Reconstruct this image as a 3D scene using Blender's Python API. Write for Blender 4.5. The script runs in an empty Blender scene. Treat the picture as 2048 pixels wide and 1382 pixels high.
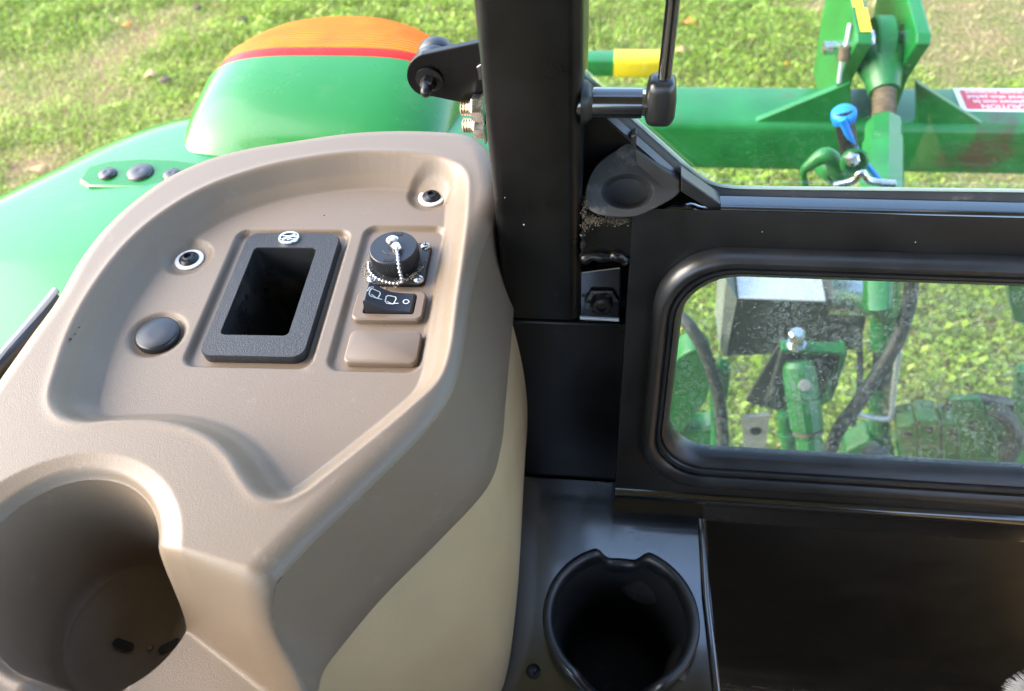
import bpy, math, random
import numpy as np
from mathutils import Vector, Matrix

# ------------------------------------------------------------------ camera, sky, sun, exposure
SC = bpy.context.scene
H = 1.75                                   # eye height above the lawn
R = np.array([[0.99228767, 0.04495932, -0.1155155],
              [0.10848777, -0.76579603, 0.63386658],
              [-0.0599631, -0.64151001, -0.7647675]])
FPX, CX, CY = 1607.0, 1024.0, 691.0
cd = bpy.data.cameras.new('camera'); cam = bpy.data.objects.new('camera', cd)
SC.collection.objects.link(cam); SC.camera = cam
cd.sensor_width = 36; cd.sensor_fit = 'HORIZONTAL'; cd.lens = FPX / 2048 * 36
cd.clip_start = 0.02; cd.clip_end = 2000
cd.dof.use_dof = True; cd.dof.focus_distance = 0.56; cd.dof.aperture_fstop = 8.5
M = Matrix.Identity(4)
for i in range(3):
    M[i][0] = R[i][0]; M[i][1] = -R[i][1]; M[i][2] = -R[i][2]
M[2][3] = H
cam.matrix_world = M

SUN_EL, SUN_AZ = math.radians(33), math.radians(-95)     # azimuth from +Y (rear) clockwise
w = bpy.data.worlds.new('World'); SC.world = w; w.use_nodes = True
nt = w.node_tree; bg = nt.nodes['Background']
sky = nt.nodes.new('ShaderNodeTexSky'); sky.sky_type = 'NISHITA'; sky.sun_disc = False
sky.sun_elevation = SUN_EL; sky.sun_rotation = SUN_AZ
sky.air_density = 1.0; sky.dust_density = 2.0; sky.ozone_density = 1.0
nt.links.new(sky.outputs[0], bg.inputs[0]); bg.inputs[1].default_value = 0.15
sd = bpy.data.lights.new('sun', 'SUN'); sun = bpy.data.objects.new('sun', sd); SC.collection.objects.link(sun)
sd.energy = 0.72; sd.angle = math.radians(75); sd.color = (1.0, 0.95, 0.86)
dvec = Vector((math.sin(SUN_AZ) * math.cos(SUN_EL), math.cos(SUN_AZ) * math.cos(SUN_EL), math.sin(SUN_EL)))
sun.rotation_euler = dvec.to_track_quat('Z', 'Y').to_euler()
SC.view_settings.view_transform = 'Standard'; SC.view_settings.look = 'None'
SC.view_settings.exposure = 2.82; SC.view_settings.gamma = 1.0; SC.view_settings.use_curve_mapping = False
SC.cycles.max_bounces = 10; SC.cycles.transparent_max_bounces = 16

rnd = random.Random(4)
rng = np.random.default_rng(7)

# ------------------------------------------------------------------ placing helpers
def ray(u, v): return R @ np.array([u - CX, v - CY, FPX])
def atz(u, v, d):                     # point seen at photo pixel (u, v) that lies d below the eye
    r = ray(u, v); p = r * (-d / r[2]); return Vector((p[0], p[1], H + p[2]))
def aty(u, v, y):                     # point on the plane Y = y
    r = ray(u, v); p = r * (y / r[1]); return Vector((p[0], p[1], H + p[2]))
def onp(u, v, p0, n):                 # point on any plane
    r = ray(u, v); c = np.array([0, 0, H]); t = (np.array(p0) - c).dot(np.array(n)) / r.dot(np.array(n))
    return Vector(c + r * t)

# ------------------------------------------------------------------ materials
def nd(t, kind, **kw):
    n = t.nodes.new(kind)
    for k, v in kw.items():
        setattr(n, k, v)
    return n
def mat(name, col, rough=0.5, metal=0.0, coat=0.0, spec=0.5, var=0.12, vscale=14, bump=0.0, bscale=900,
        dust=0.0, dustcol=(0.35, 0.32, 0.27), dscale=60, dthr=0.62, rvar=0.06, col2=None, c2scale=6, c2thr=(0.5, 0.62), sss=0, coatr=0.08):
    m = bpy.data.materials.new(name); m.use_nodes = True; t = m.node_tree; b = t.nodes['Principled BSDF']; L = t.links.new
    tc = nd(t, 'ShaderNodeTexCoord'); n1 = nd(t, 'ShaderNodeTexNoise'); n1.inputs['Scale'].default_value = vscale
    n1.inputs['Detail'].default_value = 6; L(tc.outputs['Object'], n1.inputs['Vector'])
    mr = nd(t, 'ShaderNodeMapRange'); mr.inputs[1].default_value = 0.3; mr.inputs[2].default_value = 0.7
    mr.inputs[3].default_value = 1 - var; mr.inputs[4].default_value = 1 + var; L(n1.outputs[0], mr.inputs[0])
    mx = nd(t, 'ShaderNodeMix', data_type='RGBA', blend_type='MULTIPLY'); mx.inputs[0].default_value = 1
    mx.inputs[6].default_value = (*col, 1); L(mr.outputs[0], mx.inputs[7]); out = mx.outputs[2]
    if col2:
        n3 = nd(t, 'ShaderNodeTexNoise'); n3.inputs['Scale'].default_value = c2scale; n3.inputs['Detail'].default_value = 8
        n3.inputs['Roughness'].default_value = 0.65
        L(tc.outputs['Object'], n3.inputs['Vector']); r3 = nd(t, 'ShaderNodeMapRange')
        r3.inputs[1].default_value = c2thr[0]; r3.inputs[2].default_value = c2thr[1]; L(n3.outputs[0], r3.inputs[0])
        m3 = nd(t, 'ShaderNodeMix', data_type='RGBA'); L(r3.outputs[0], m3.inputs[0]); L(out, m3.inputs[6])
        m3.inputs[7].default_value = (*col2, 1); out = m3.outputs[2]
    rr = nd(t, 'ShaderNodeMapRange'); rr.inputs[1].default_value = 0.3; rr.inputs[2].default_value = 0.7
    rr.inputs[3].default_value = max(0.02, rough - rvar); rr.inputs[4].default_value = rough + rvar
    L(n1.outputs[0], rr.inputs[0]); rout = rr.outputs[0]
    if dust > 0:
        n2 = nd(t, 'ShaderNodeTexNoise'); n2.inputs['Scale'].default_value = dscale; n2.inputs['Detail'].default_value = 10
        n2.inputs['Roughness'].default_value = 0.75; L(tc.outputs['Object'], n2.inputs['Vector'])
        d1 = nd(t, 'ShaderNodeMapRange'); d1.inputs[1].default_value = dthr; d1.inputs[2].default_value = dthr + 0.14
        d1.inputs[4].default_value = dust; L(n2.outputs[0], d1.inputs[0])
        m2 = nd(t, 'ShaderNodeMix', data_type='RGBA'); L(d1.outputs[0], m2.inputs[0]); L(out, m2.inputs[6])
        m2.inputs[7].default_value = (*dustcol, 1); out = m2.outputs[2]
        a2 = nd(t, 'ShaderNodeMath', operation='ADD'); L(rout, a2.inputs[0]); L(d1.outputs[0], a2.inputs[1]); rout = a2.outputs[0]
    L(out, b.inputs['Base Color']); L(rout, b.inputs['Roughness'])
    b.inputs['Metallic'].default_value = metal; b.inputs['Coat Weight'].default_value = coat
    b.inputs['Coat Roughness'].default_value = coatr; b.inputs['Specular IOR Level'].default_value = spec
    if sss:
        b.inputs['Subsurface Weight'].default_value = sss; b.inputs['Subsurface Radius'].default_value = (0.01, 0.004, 0.001)
        b.inputs['Subsurface Scale'].default_value = 0.5
    if bump > 0:
        nb = nd(t, 'ShaderNodeTexNoise'); nb.inputs['Scale'].default_value = bscale; nb.inputs['Detail'].default_value = 3
        L(tc.outputs['Object'], nb.inputs['Vector']); bp = nd(t, 'ShaderNodeBump'); bp.inputs['Strength'].default_value = bump
        bp.inputs['Distance'].default_value = 0.0006; L(nb.outputs[0], bp.inputs['Height']); L(bp.outputs[0], b.inputs['Normal'])
    return m

MT = {}
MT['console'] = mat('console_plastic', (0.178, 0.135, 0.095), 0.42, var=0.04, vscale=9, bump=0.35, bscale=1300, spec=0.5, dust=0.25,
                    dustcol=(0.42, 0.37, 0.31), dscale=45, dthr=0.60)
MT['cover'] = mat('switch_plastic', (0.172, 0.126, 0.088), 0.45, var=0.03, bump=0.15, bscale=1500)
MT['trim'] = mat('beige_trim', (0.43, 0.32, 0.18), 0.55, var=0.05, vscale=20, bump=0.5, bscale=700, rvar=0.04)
MT['black'] = mat('black_paint', (0.005, 0.005, 0.005), 0.32, spec=0.35, var=0.3, vscale=30, dust=0.05, dscale=70, dthr=0.66, bump=0.08, bscale=300)
MT['black_gloss'] = mat('black_gloss_paint', (0.005, 0.006, 0.008), 0.22, spec=1.0, var=0.3, vscale=25, dust=0.04, dscale=80, dthr=0.68, bump=0.06, bscale=160, coat=0.9)
MT['black_gloss'].node_tree.nodes['Principled BSDF'].inputs['Coat IOR'].default_value = 2.0
MT['black_worn'] = mat('black_worn_paint', (0.011, 0.011, 0.011), 0.42, spec=0.45, var=0.3, vscale=18, dust=0.12, dscale=26, dthr=0.64, bump=0.1, bscale=400)
MT['rubber'] = mat('black_rubber', (0.014, 0.015, 0.017), 0.36, spec=0.8, var=0.2, vscale=40, dust=0.15, dscale=50, dthr=0.66, bump=0.1, bscale=600)
MT['rubber_grey'] = mat('grey_rubber', (0.03, 0.03, 0.03), 0.6, var=0.2, vscale=40, dust=0.35, dscale=40, dthr=0.56, bump=0.2, bscale=500)
MT['well'] = mat('matte_black_well', (0.018, 0.018, 0.018), 0.7, spec=0.3, var=0.3, vscale=30, dust=0.12, dscale=40, dthr=0.58)
MT['well_pad'] = mat('dusty_grip_pad', (0.035, 0.034, 0.032), 0.6, spec=0.4, var=0.3, vscale=40, dust=0.25, dscale=70, dthr=0.55)
MT['soot'] = mat('dark_dirt', (0.075, 0.058, 0.04), 0.95, var=0.6, vscale=120, bump=0.8, bscale=400)
MT['grain'] = mat('grained_black_plastic', (0.018, 0.019, 0.021), 0.38, var=0.1, bump=0.9, bscale=1500, spec=0.5)
MT['binwall'] = mat('bin_plastic', (0.022, 0.022, 0.022), 0.30, var=0.3, vscale=30, dust=0.20, dscale=16, dthr=0.52, bump=0.1)  # pale blotches in the colour stand in for faint reflections
MT['cap'] = mat('socket_cap_plastic', (0.016, 0.018, 0.022), 0.36, var=0.1, bump=0.1)
MT['steel'] = mat('zinc_steel', (0.62, 0.63, 0.64), 0.28, metal=1.0, var=0.15, vscale=200)
MT['brass'] = mat('zinc_yellow', (0.60, 0.50, 0.34), 0.35, metal=1.0, var=0.15, vscale=200)
MT['dark_steel'] = mat('black_bolt', (0.03, 0.03, 0.032), 0.32, metal=0.6, var=0.2, vscale=200)
MT['white'] = mat('white_washer', (0.72, 0.72, 0.70), 0.45, var=0.06)
MT['print'] = mat('white_print', (0.80, 0.80, 0.78), 0.5, var=0.02)
MT['green'] = mat('green_paint', (0.008, 0.165, 0.020), 0.26, spec=0.45, coat=0.15, var=0.06, vscale=8, coatr=0.05, dust=0.10, dscale=7, dthr=0.55, dustcol=(0.25, 0.30, 0.2))
MT['green_tool'] = mat('implement_green', (0.008, 0.15, 0.028), 0.36, coat=0.3, var=0.2, vscale=12, col2=(0.07, 0.05, 0.025), c2scale=7, c2thr=(0.58, 0.70), dust=0.2, dscale=40, dthr=0.64, coatr=0.2)
MT['green_cast'] = mat('casting_green', (0.008, 0.135, 0.026), 0.42, coat=0.2, var=0.2, vscale=20, dust=0.35, dscale=50, dthr=0.58, coatr=0.25)
MT['rust'] = mat('rusty_thread', (0.16, 0.12, 0.085), 0.5, metal=0.4, var=0.3, vscale=80)
MT['yellow'] = mat('yellow_paint', (0.80, 0.56, 0.015), 0.4, var=0.08, vscale=20)
MT['blue'] = mat('blue_cap_plastic', (0.01, 0.22, 0.72), 0.45, var=0.1, vscale=60)
MT['red'] = mat('red_sticker', (0.62, 0.035, 0.055), 0.4, var=0.08)
MT['hose'] = mat('hydraulic_hose', (0.025, 0.027, 0.026), 0.55, var=0.3, vscale=80, dust=0.4, dscale=120, dthr=0.54, dustcol=(0.30, 0.31, 0.29))
MT['box_grey'] = mat('grey_metal_box', (0.03, 0.034, 0.034), 0.5, var=0.3, vscale=20, dust=0.12, dscale=60, dthr=0.55)
MT['sheet'] = mat('pale_sheet_metal', (0.52, 0.55, 0.60), 0.4, metal=0.3, var=0.08, vscale=40, dust=0.4, dscale=200, dthr=0.66, dustcol=(0.1, 0.1, 0.1))
MT['concrete'] = mat('grey_plate', (0.34, 0.33, 0.31), 0.7, var=0.15, vscale=40, dust=0.7, dscale=60, dthr=0.62, dustcol=(0.03, 0.03, 0.03))
MT['glassedge'] = mat('glass_edge', (0.45, 0.58, 0.52), 0.25, var=0.05)
MT['liner'] = mat('headliner_fabric', (0.26, 0.20, 0.14), 0.9, var=0.08)  # tan shared by the added cab top and dash, for warm bounce
MT['floor'] = mat('black_floor_mat', (0.012, 0.012, 0.012), 0.75, var=0.3, vscale=40, bump=0.5, bscale=200)
MT['fur'] = mat('white_hair', (0.42, 0.40, 0.37), 0.6, var=0.1)
MT['skin'] = mat('pink_skin', (0.50, 0.32, 0.27), 0.55, var=0.1, sss=0.2)
MT['amber'] = mat('amber_lens', (0.90, 0.15, 0.001), 0.34, spec=0.12, var=0.25, vscale=22)
MT['redlens'] = mat('red_lens', (0.46, 0.016, 0.008), 0.28, spec=0.25, var=0.1, vscale=30)
# amber lens: fine moulded ribs running across it
def rib_bump(m, scale, strength, axis='Y'):
    t = m.node_tree; b = t.nodes['Principled BSDF']; tc = nd(t, 'ShaderNodeTexCoord'); wv = nd(t, 'ShaderNodeTexWave')
    wv.bands_direction = axis; wv.inputs['Scale'].default_value = scale; wv.inputs['Distortion'].default_value = 0.3
    t.links.new(tc.outputs['Object'], wv.inputs['Vector']); bp = nd(t, 'ShaderNodeBump'); bp.inputs['Strength'].default_value = strength
    bp.inputs['Distance'].default_value = 0.002; t.links.new(wv.outputs['Fac'], bp.inputs['Height']); t.links.new(bp.outputs[0], b.inputs['Normal'])
rib_bump(MT['amber'], 70, 0.8, 'Y'); rib_bump(MT['redlens'], 160, 0.12, 'X')

def glass_mat(name, dust, tint):
    m = bpy.data.materials.new(name); m.use_nodes = True; t = m.node_tree; L = t.links.new
    t.nodes.remove(t.nodes['Principled BSDF']); out = t.nodes['Material Output']
    tr = nd(t, 'ShaderNodeBsdfTransparent'); tr.inputs[0].default_value = (*tint, 1)
    gl = nd(t, 'ShaderNodeBsdfGlossy'); gl.inputs['Roughness'].default_value = 0.02
    lw = nd(t, 'ShaderNodeLayerWeight'); lw.inputs[0].default_value = 0.5
    pw = nd(t, 'ShaderNodeMath', operation='POWER'); pw.inputs[1].default_value = 4.0; L(lw.outputs['Facing'], pw.inputs[0])
    fr = nd(t, 'ShaderNodeMath', operation='MULTIPLY_ADD'); fr.inputs[1].default_value = 0.8; fr.inputs[2].default_value = 0.03; L(pw.outputs[0], fr.inputs[0])
    a = nd(t, 'ShaderNodeMixShader'); L(fr.outputs[0], a.inputs[0]); L(tr.outputs[0], a.inputs[1]); L(gl.outputs[0], a.inputs[2])
    tl = nd(t, 'ShaderNodeBsdfTranslucent'); tl.inputs[0].default_value = (0.62, 0.66, 0.62, 1)
    df = nd(t, 'ShaderNodeBsdfDiffuse'); df.inputs[0].default_value = (0.62, 0.66, 0.62, 1)
    dd = nd(t, 'ShaderNodeMixShader'); dd.inputs[0].default_value = 0.5; L(tl.outputs[0], dd.inputs[1]); L(df.outputs[0], dd.inputs[2])
    tc = nd(t, 'ShaderNodeTexCoord')
    # dried droplet rings + fine film
    v = nd(t, 'ShaderNodeTexVoronoi'); v.inputs['Scale'].default_value = 190; L(tc.outputs['Object'], v.inputs['Vector'])
    ring = nd(t, 'ShaderNodeValToRGB'); e = ring.color_ramp
    e.elements[0].position = 0.12; e.elements[0].color = (0.15, 0.15, 0.15, 1); e.elements[1].position = 0.55; e.elements[1].color = (0, 0, 0, 1)
    k = e.elements.new(0.30); k.color = (0.30, 0.30, 0.30, 1); k = e.elements.new(0.38); k.color = (1, 1, 1, 1); k = e.elements.new(0.45); k.color = (0.05, 0.05, 0.05, 1)
    L(v.outputs['Distance'], ring.inputs[0])
    n = nd(t, 'ShaderNodeTexNoise'); n.inputs['Scale'].default_value = 30; n.inputs['Detail'].default_value = 6; L(tc.outputs['Object'], n.inputs['Vector'])
    r1 = nd(t, 'ShaderNodeMapRange'); r1.inputs[1].default_value = 0.38; r1.inputs[2].default_value = 0.62; L(n.outputs[0], r1.inputs[0])
    mu = nd(t, 'ShaderNodeMath', operation='MULTIPLY'); L(ring.outputs[0], mu.inputs[0]); L(r1.outputs[0], mu.inputs[1])
    n2 = nd(t, 'ShaderNodeTexNoise'); n2.inputs['Scale'].default_value = 420; n2.inputs['Detail'].default_value = 3; L(tc.outputs['Object'], n2.inputs['Vector'])
    r2 = nd(t, 'ShaderNodeMapRange'); r2.inputs[1].default_value = 0.60; r2.inputs[2].default_value = 0.70; L(n2.outputs[0], r2.inputs[0])
    ad = nd(t, 'ShaderNodeMath', operation='MAXIMUM'); L(mu.outputs[0], ad.inputs[0]); L(r2.outputs[0], ad.inputs[1])
    sc = nd(t, 'ShaderNodeMath', operation='MULTIPLY_ADD'); sc.inputs[1].default_value = dust; sc.inputs[2].default_value = dust * 0.14; L(ad.outputs[0], sc.inputs[0])
    f = nd(t, 'ShaderNodeMixShader'); L(sc.outputs[0], f.inputs[0]); L(a.outputs[0], f.inputs[1]); L(dd.outputs[0], f.inputs[2])
    L(f.outputs[0], out.inputs[0]); return m
MT['glass_dusty'] = glass_mat('dusty_glass', 0.27, (0.93, 0.97, 0.94))
MT['glass'] = glass_mat('window_glass', 0.035, (0.95, 0.98, 0.96))

# ------------------------------------------------------------------ mesh helpers
def lin(a, b, t): return a + (b - a) * t
class MB:
    def __init__(s): s.v = []; s.f = []
    def add(s, vs, fs):
        o = len(s.v); s.v += [tuple(map(float, p)) for p in vs]; s.f += [tuple(i + o for i in f) for f in fs]; return s
    def loft(s, rings, closed=True, cap0=False, cap1=False):
        n = len(rings[0]); vs = [p for r in rings for p in r]; fs = []
        for a in range(len(rings) - 1):
            for i in range(n if closed else n - 1):
                j = (i + 1) % n; fs.append((a * n + i, a * n + j, (a + 1) * n + j, (a + 1) * n + i))
        if cap0: fs.append(tuple(range(n - 1, -1, -1)))
        if cap1: b = (len(rings) - 1) * n; fs.append(tuple(range(b, b + n)))
        return s.add(vs, fs)
    def box(s, c, e, ax=None):
        c = Vector(c); ax = ax or (Vector((1, 0, 0)), Vector((0, 1, 0)), Vector((0, 0, 1)))
        vs = [c + ax[0] * (sx * e[0] / 2) + ax[1] * (sy * e[1] / 2) + ax[2] * (sz * e[2] / 2)
              for sz in (-1, 1) for sy in (-1, 1) for sx in (-1, 1)]
        return s.add(vs, [(0, 2, 3, 1), (4, 5, 7, 6), (0, 1, 5, 4), (2, 6, 7, 3), (0, 4, 6, 2), (1, 3, 7, 5)])
    def prism(s, pts, ext):
        pts = [Vector(p) for p in pts]; ext = Vector(ext); n = len(pts)
        nrm = Vector((0, 0, 0))
        for i in range(n): nrm += pts[i].cross(pts[(i + 1) % n])
        if nrm.dot(ext) > 0: pts = pts[::-1]
        vs = pts + [p + ext for p in pts]
        fs = [tuple(range(n)), tuple(range(2 * n - 1, n - 1, -1))] + [((i + 1) % n, i, i + n, (i + 1) % n + n) for i in range(n)]
        return s.add(vs, fs)
    def lathe(s, c, axis, prof, n=32, fn=None):
        c = Vector(c); a = Vector(axis).normalized(); x = a.orthogonal().normalized(); y = a.cross(x); rings = []
        for r, h in prof:
            ring = []
            for i in range(n):
                th = 2 * math.pi * i / n; rr = r * (fn(th, h, i) if fn else 1)
                ring.append(c + a * h + (x * math.cos(th) + y * math.sin(th)) * rr)
            rings.append(ring)
        return s.loft(rings, True, True, True)
    def tube(s, path, r, n=12, cap=True):
        path = [Vector(p) for p in path]; rings = []; up = None
        for i, p in enumerate(path):
            t = (path[min(i + 1, len(path) - 1)] - path[max(i - 1, 0)]).normalized()
            if up is None: up = t.orthogonal().normalized()
            up = (up - t * up.dot(t)).normalized(); sd_ = t.cross(up)
            rr = r[i] if isinstance(r, (list, tuple)) else r
            rings.append([p + (up * math.cos(2 * math.pi * k / n) + sd_ * math.sin(2 * math.pi * k / n)) * rr for k in range(n)])
        return s.loft(rings, True, cap, cap)
    def build(s, name, m, parent=None, smooth=40, bevel=0, bseg=2, sub=0):
        me = bpy.data.meshes.new(name); me.from_pydata(s.v, [], s.f); me.update()
        return finish(name, me, m, parent, smooth, bevel, bseg, sub)
def finish(name, me, m, parent, smooth=40, bevel=0, bseg=2, sub=0):
    if m: me.materials.append(MT[m] if isinstance(m, str) else m)
    if smooth:
        me.shade_smooth(); me.set_sharp_from_angle(angle=math.radians(smooth))
    o = bpy.data.objects.new(name, me); SC.collection.objects.link(o)
    if bevel:
        b = o.modifiers.new('bevel', 'BEVEL'); b.width = bevel; b.segments = bseg; b.limit_method = 'ANGLE'; b.angle_limit = math.radians(35)
    if sub:
        q = o.modifiers.new('sub', 'SUBSURF'); q.levels = sub; q.render_levels = sub
    if parent: setpar(o, parent)
    return o
def root_of(p):
    while p.parent: p = p.parent
    return p
def setpar(o, p):
    o.parent = p; o.matrix_parent_inverse = Matrix.Translation(-Vector(root_of(p).location)) if p.parent is None else Matrix.Identity(4)
def thing(name, label, cat, loc, group=None):
    o = bpy.data.objects.new(name, None); SC.collection.objects.link(o); o.location = loc; o.empty_display_size = 0.05
    tag(o, label, cat, group); return o
def tag(o, label, cat, group=None):
    o['label'] = label; o['category'] = cat
    if group: o['group'] = group
    return o
def catmull(pts, k=8, closed=False):
    P = [np.array(p, float) for p in pts]; n = len(P); out = []
    rng_ = range(n) if closed else range(n - 1)
    for i in rng_:
        if closed: a, b, c, d = P[(i - 1) % n], P[i], P[(i + 1) % n], P[(i + 2) % n]
        else: a, b, c, d = P[max(i - 1, 0)], P[i], P[i + 1], P[min(i + 2, n - 1)]
        for j in range(k):
            t = j / k
            out.append(0.5 * ((2 * b) + (-a + c) * t + (2 * a - 5 * b + 4 * c - d) * t * t + (-a + 3 * b - 3 * c + d) * t ** 3))
    if not closed: out.append(P[-1])
    return np.array(out)
def rrect(w_, h_, r, n=6):
    out = []
    for cx_, cy_, a0 in ((w_ / 2 - r, h_ / 2 - r, 0), (-w_ / 2 + r, h_ / 2 - r, 90), (-w_ / 2 + r, -h_ / 2 + r, 180), (w_ / 2 - r, -h_ / 2 + r, 270)):
        for i in range(n + 1):
            a = math.radians(a0 + 90 * i / n); out.append((cx_ + r * math.cos(a), cy_ + r * math.sin(a)))
    return out
def sdf(poly, X, Y):                  # signed distance to a closed outline, positive inside
    P = np.asarray(poly)[:, :2]; d = np.full(X.shape, 1e9); ins = np.zeros(X.shape, bool); n = len(P)
    for i in range(n):
        ax, ay = P[i]; bx, by = P[(i + 1) % n]; ex, ey = bx - ax, by - ay; q = ex * ex + ey * ey + 1e-18
        t = np.clip(((X - ax) * ex + (Y - ay) * ey) / q, 0, 1)
        d = np.minimum(d, (X - ax - t * ex) ** 2 + (Y - ay - t * ey) ** 2)
        if by != ay:
            c = ((ay > Y) != (by > Y)) & (X < (bx - ax) * (Y - ay) / (by - ay) + ax); ins ^= c
    d = np.sqrt(d); return np.where(ins, d, -d)
def sstep(d, a, b):
    t = np.clip((d - a) / (b - a), 0, 1); return t * t * (3 - 2 * t)
def grid_mesh(name, X, Y, Z, keep, m, parent, smooth=0):
    ny, nx = X.shape; idx = np.arange(nx * ny).reshape(ny, nx)
    k = keep[:-1, :-1] & keep[1:, :-1] & keep[:-1, 1:] & keep[1:, 1:]
    q = np.stack([idx[:-1, :-1][k], idx[:-1, 1:][k], idx[1:, 1:][k], idx[1:, :-1][k]], 1)
    P3 = np.stack([X.ravel(), Y.ravel(), Z.ravel()], 1); c_ = np.cross(P3[q[:, 2]] - P3[q[:, 0]], P3[q[:, 3]] - P3[q[:, 1]]); ar = np.abs(c_[:, 2])
    q = q[ar > 0.10 * np.median(ar)]
    used = np.unique(q); mp = np.full(nx * ny, -1); mp[used] = np.arange(len(used)); q = mp[q]
    V = np.stack([X.ravel()[used], Y.ravel()[used], Z.ravel()[used]], 1)
    me = bpy.data.meshes.new(name); me.vertices.add(len(V)); me.vertices.foreach_set('co', V.ravel())
    me.loops.add(q.size); me.loops.foreach_set('vertex_index', q.ravel().astype(np.int32)); me.polygons.add(len(q))
    me.polygons.foreach_set('loop_start', np.arange(0, q.size, 4, dtype=np.int32)); me.polygons.foreach_set('loop_total', np.full(len(q), 4, dtype=np.int32))
    me.update(calc_edges=True); me.validate(); me.shade_smooth()
    return finish(name, me, m, parent, smooth)
def snap(X, Y, d, outer_step):        # pull the first ring of points outside an outline onto it
    gy, gx = np.gradient(d, outer_step)
    g = np.sqrt(gx ** 2 + gy ** 2) + 1e-9
    near = (d < 0) & (d > -2.2 * outer_step)
    X = np.where(near, X - d * gx / g, X); Y = np.where(near, Y - d * gy / g, Y)
    return X, Y, (d >= 0) | near
def vnoise(x, y, s, seed):
    r = np.random.default_rng(seed); G = r.random((64, 64)); x = x / s + 31.7; y = y / s + 17.3
    xi = np.floor(x).astype(int); yi = np.floor(y).astype(int); fx = x - xi; fy = y - yi
    fx = fx * fx * (3 - 2 * fx); fy = fy * fy * (3 - 2 * fy); g = lambda a, b: G[a % 64, b % 64]
    return (g(xi, yi) * (1 - fx) + g(xi + 1, yi) * fx) * (1 - fy) + (g(xi, yi + 1) * (1 - fx) + g(xi + 1, yi + 1) * fx) * fy

# ------------------------------------------------------------------ ground and lawn
def soil_mask(x, y):                  # 1 = bare soil, 0 = thick growth
    n = 0.55 * vnoise(x, y, 0.75, 3) + 0.3 * vnoise(x, y, 0.28, 5) + 0.15 * vnoise(x, y, 0.1, 6)
    bias = 0.17 * np.clip((x - 0.75) / 0.5, 0, 1) * np.clip((y - 2.0) / 0.6, 0, 1)
    left = 0.10 * np.clip((-0.5 - x) / 0.5, 0, 1)
    return n * 0.93 + bias - left
def ground_mat():
    m = bpy.data.materials.new('lawn_soil'); m.use_nodes = True; t = m.node_tree; b = t.nodes['Principled BSDF']; L = t.links.new
    tc = nd(t, 'ShaderNodeTexCoord'); n1 = nd(t, 'ShaderNodeTexNoise'); n1.inputs['Scale'].default_value = 3.0; n1.inputs['Detail'].default_value = 10
    n1.inputs['Roughness'].default_value = 0.7; L(tc.outputs['Object'], n1.inputs['Vector'])
    cr = nd(t, 'ShaderNodeValToRGB'); e = cr.color_ramp.elements
    e[0].position = 0.36; e[0].color = (0.14, 0.17, 0.045, 1); e[1].position = 0.62; e[1].color = (0.27, 0.185, 0.10, 1)
    k = cr.color_ramp.elements.new(0.5); k.color = (0.20, 0.17, 0.07, 1); L(n1.outputs[0], cr.inputs[0])
    n2 = nd(t, 'ShaderNodeTexNoise'); n2.inputs['Scale'].default_value = 60; n2.inputs['Detail'].default_value = 8; L(tc.outputs['Object'], n2.inputs['Vector'])
    mr = nd(t, 'ShaderNodeMapRange'); mr.inputs[1].default_value = 0.3; mr.inputs[2].default_value = 0.7; mr.inputs[3].default_value = 0.55; mr.inputs[4].default_value = 1.4
    L(n2.outputs[0], mr.inputs[0]); mx = nd(t, 'ShaderNodeMix', data_type='RGBA', blend_type='MULTIPLY'); mx.inputs[0].default_value = 1
    L(cr.outputs[0], mx.inputs[6]); L(mr.outputs[0], mx.inputs[7]); L(mx.outputs[2], b.inputs['Base Color'])
    b.inputs['Roughness'].default_value = 0.95; b.inputs['Specular IOR Level'].default_value = 0.1
    bp = nd(t, 'ShaderNodeBump'); bp.inputs['Distance'].default_value = 0.02; bp.inputs['Strength'].default_value = 0.8; L(n2.outputs[0], bp.inputs['Height']); L(bp.outputs[0], b.inputs['Normal'])
    return m
g = MB(); g.add([(-500, -500, 0), (500, -500, 0), (500, 500, 0), (-500, 500, 0)], [(0, 1, 2, 3)])
o = g.build('ground', ground_mat(), None, 0); o['kind'] = 'structure'

def leaf_mat(name, cols, trans=0.35):
    m = bpy.data.materials.new(name); m.use_nodes = True; t = m.node_tree; b = t.nodes['Principled BSDF']; L = t.links.new
    ge = nd(t, 'ShaderNodeNewGeometry'); cr = nd(t, 'ShaderNodeValToRGB'); el = cr.color_ramp.elements
    el[0].color = (*cols[0], 1); el[1].color = (*cols[-1], 1)
    for i, c in enumerate(cols[1:-1], 1): k = cr.color_ramp.elements.new(i / (len(cols) - 1)); k.color = (*c, 1)
    L(ge.outputs['Random Per Island'], cr.inputs[0]); tc = nd(t, 'ShaderNodeTexCoord'); nz = nd(t, 'ShaderNodeTexNoise'); nz.inputs['Scale'].default_value = 5.5; nz.inputs['Detail'].default_value = 4
    L(tc.outputs['Object'], nz.inputs['Vector']); mr = nd(t, 'ShaderNodeMapRange'); mr.inputs[1].default_value = 0.33; mr.inputs[2].default_value = 0.67; mr.inputs[3].default_value = 0.85; mr.inputs[4].default_value = 1.35; L(nz.outputs[0], mr.inputs[0])
    mm = nd(t, 'ShaderNodeMix', data_type='RGBA', blend_type='MULTIPLY'); mm.inputs[0].default_value = 1; L(cr.outputs[0], mm.inputs[6]); L(mr.outputs[0], mm.inputs[7]); cr = mm; CO = mm.outputs[2]
    L(CO, b.inputs['Base Color']); b.inputs['Roughness'].default_value = 0.5
    b.inputs['Specular IOR Level'].default_value = 0.3
    tl = nd(t, 'ShaderNodeBsdfTranslucent'); L(CO, tl.inputs[0]); mx = nd(t, 'ShaderNodeMixShader'); mx.inputs[0].default_value = trans
    L(b.outputs[0], mx.inputs[1]); L(tl.outputs[0], mx.inputs[2]); L(mx.outputs[0], t.nodes['Material Output'].inputs[0]); return m
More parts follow.
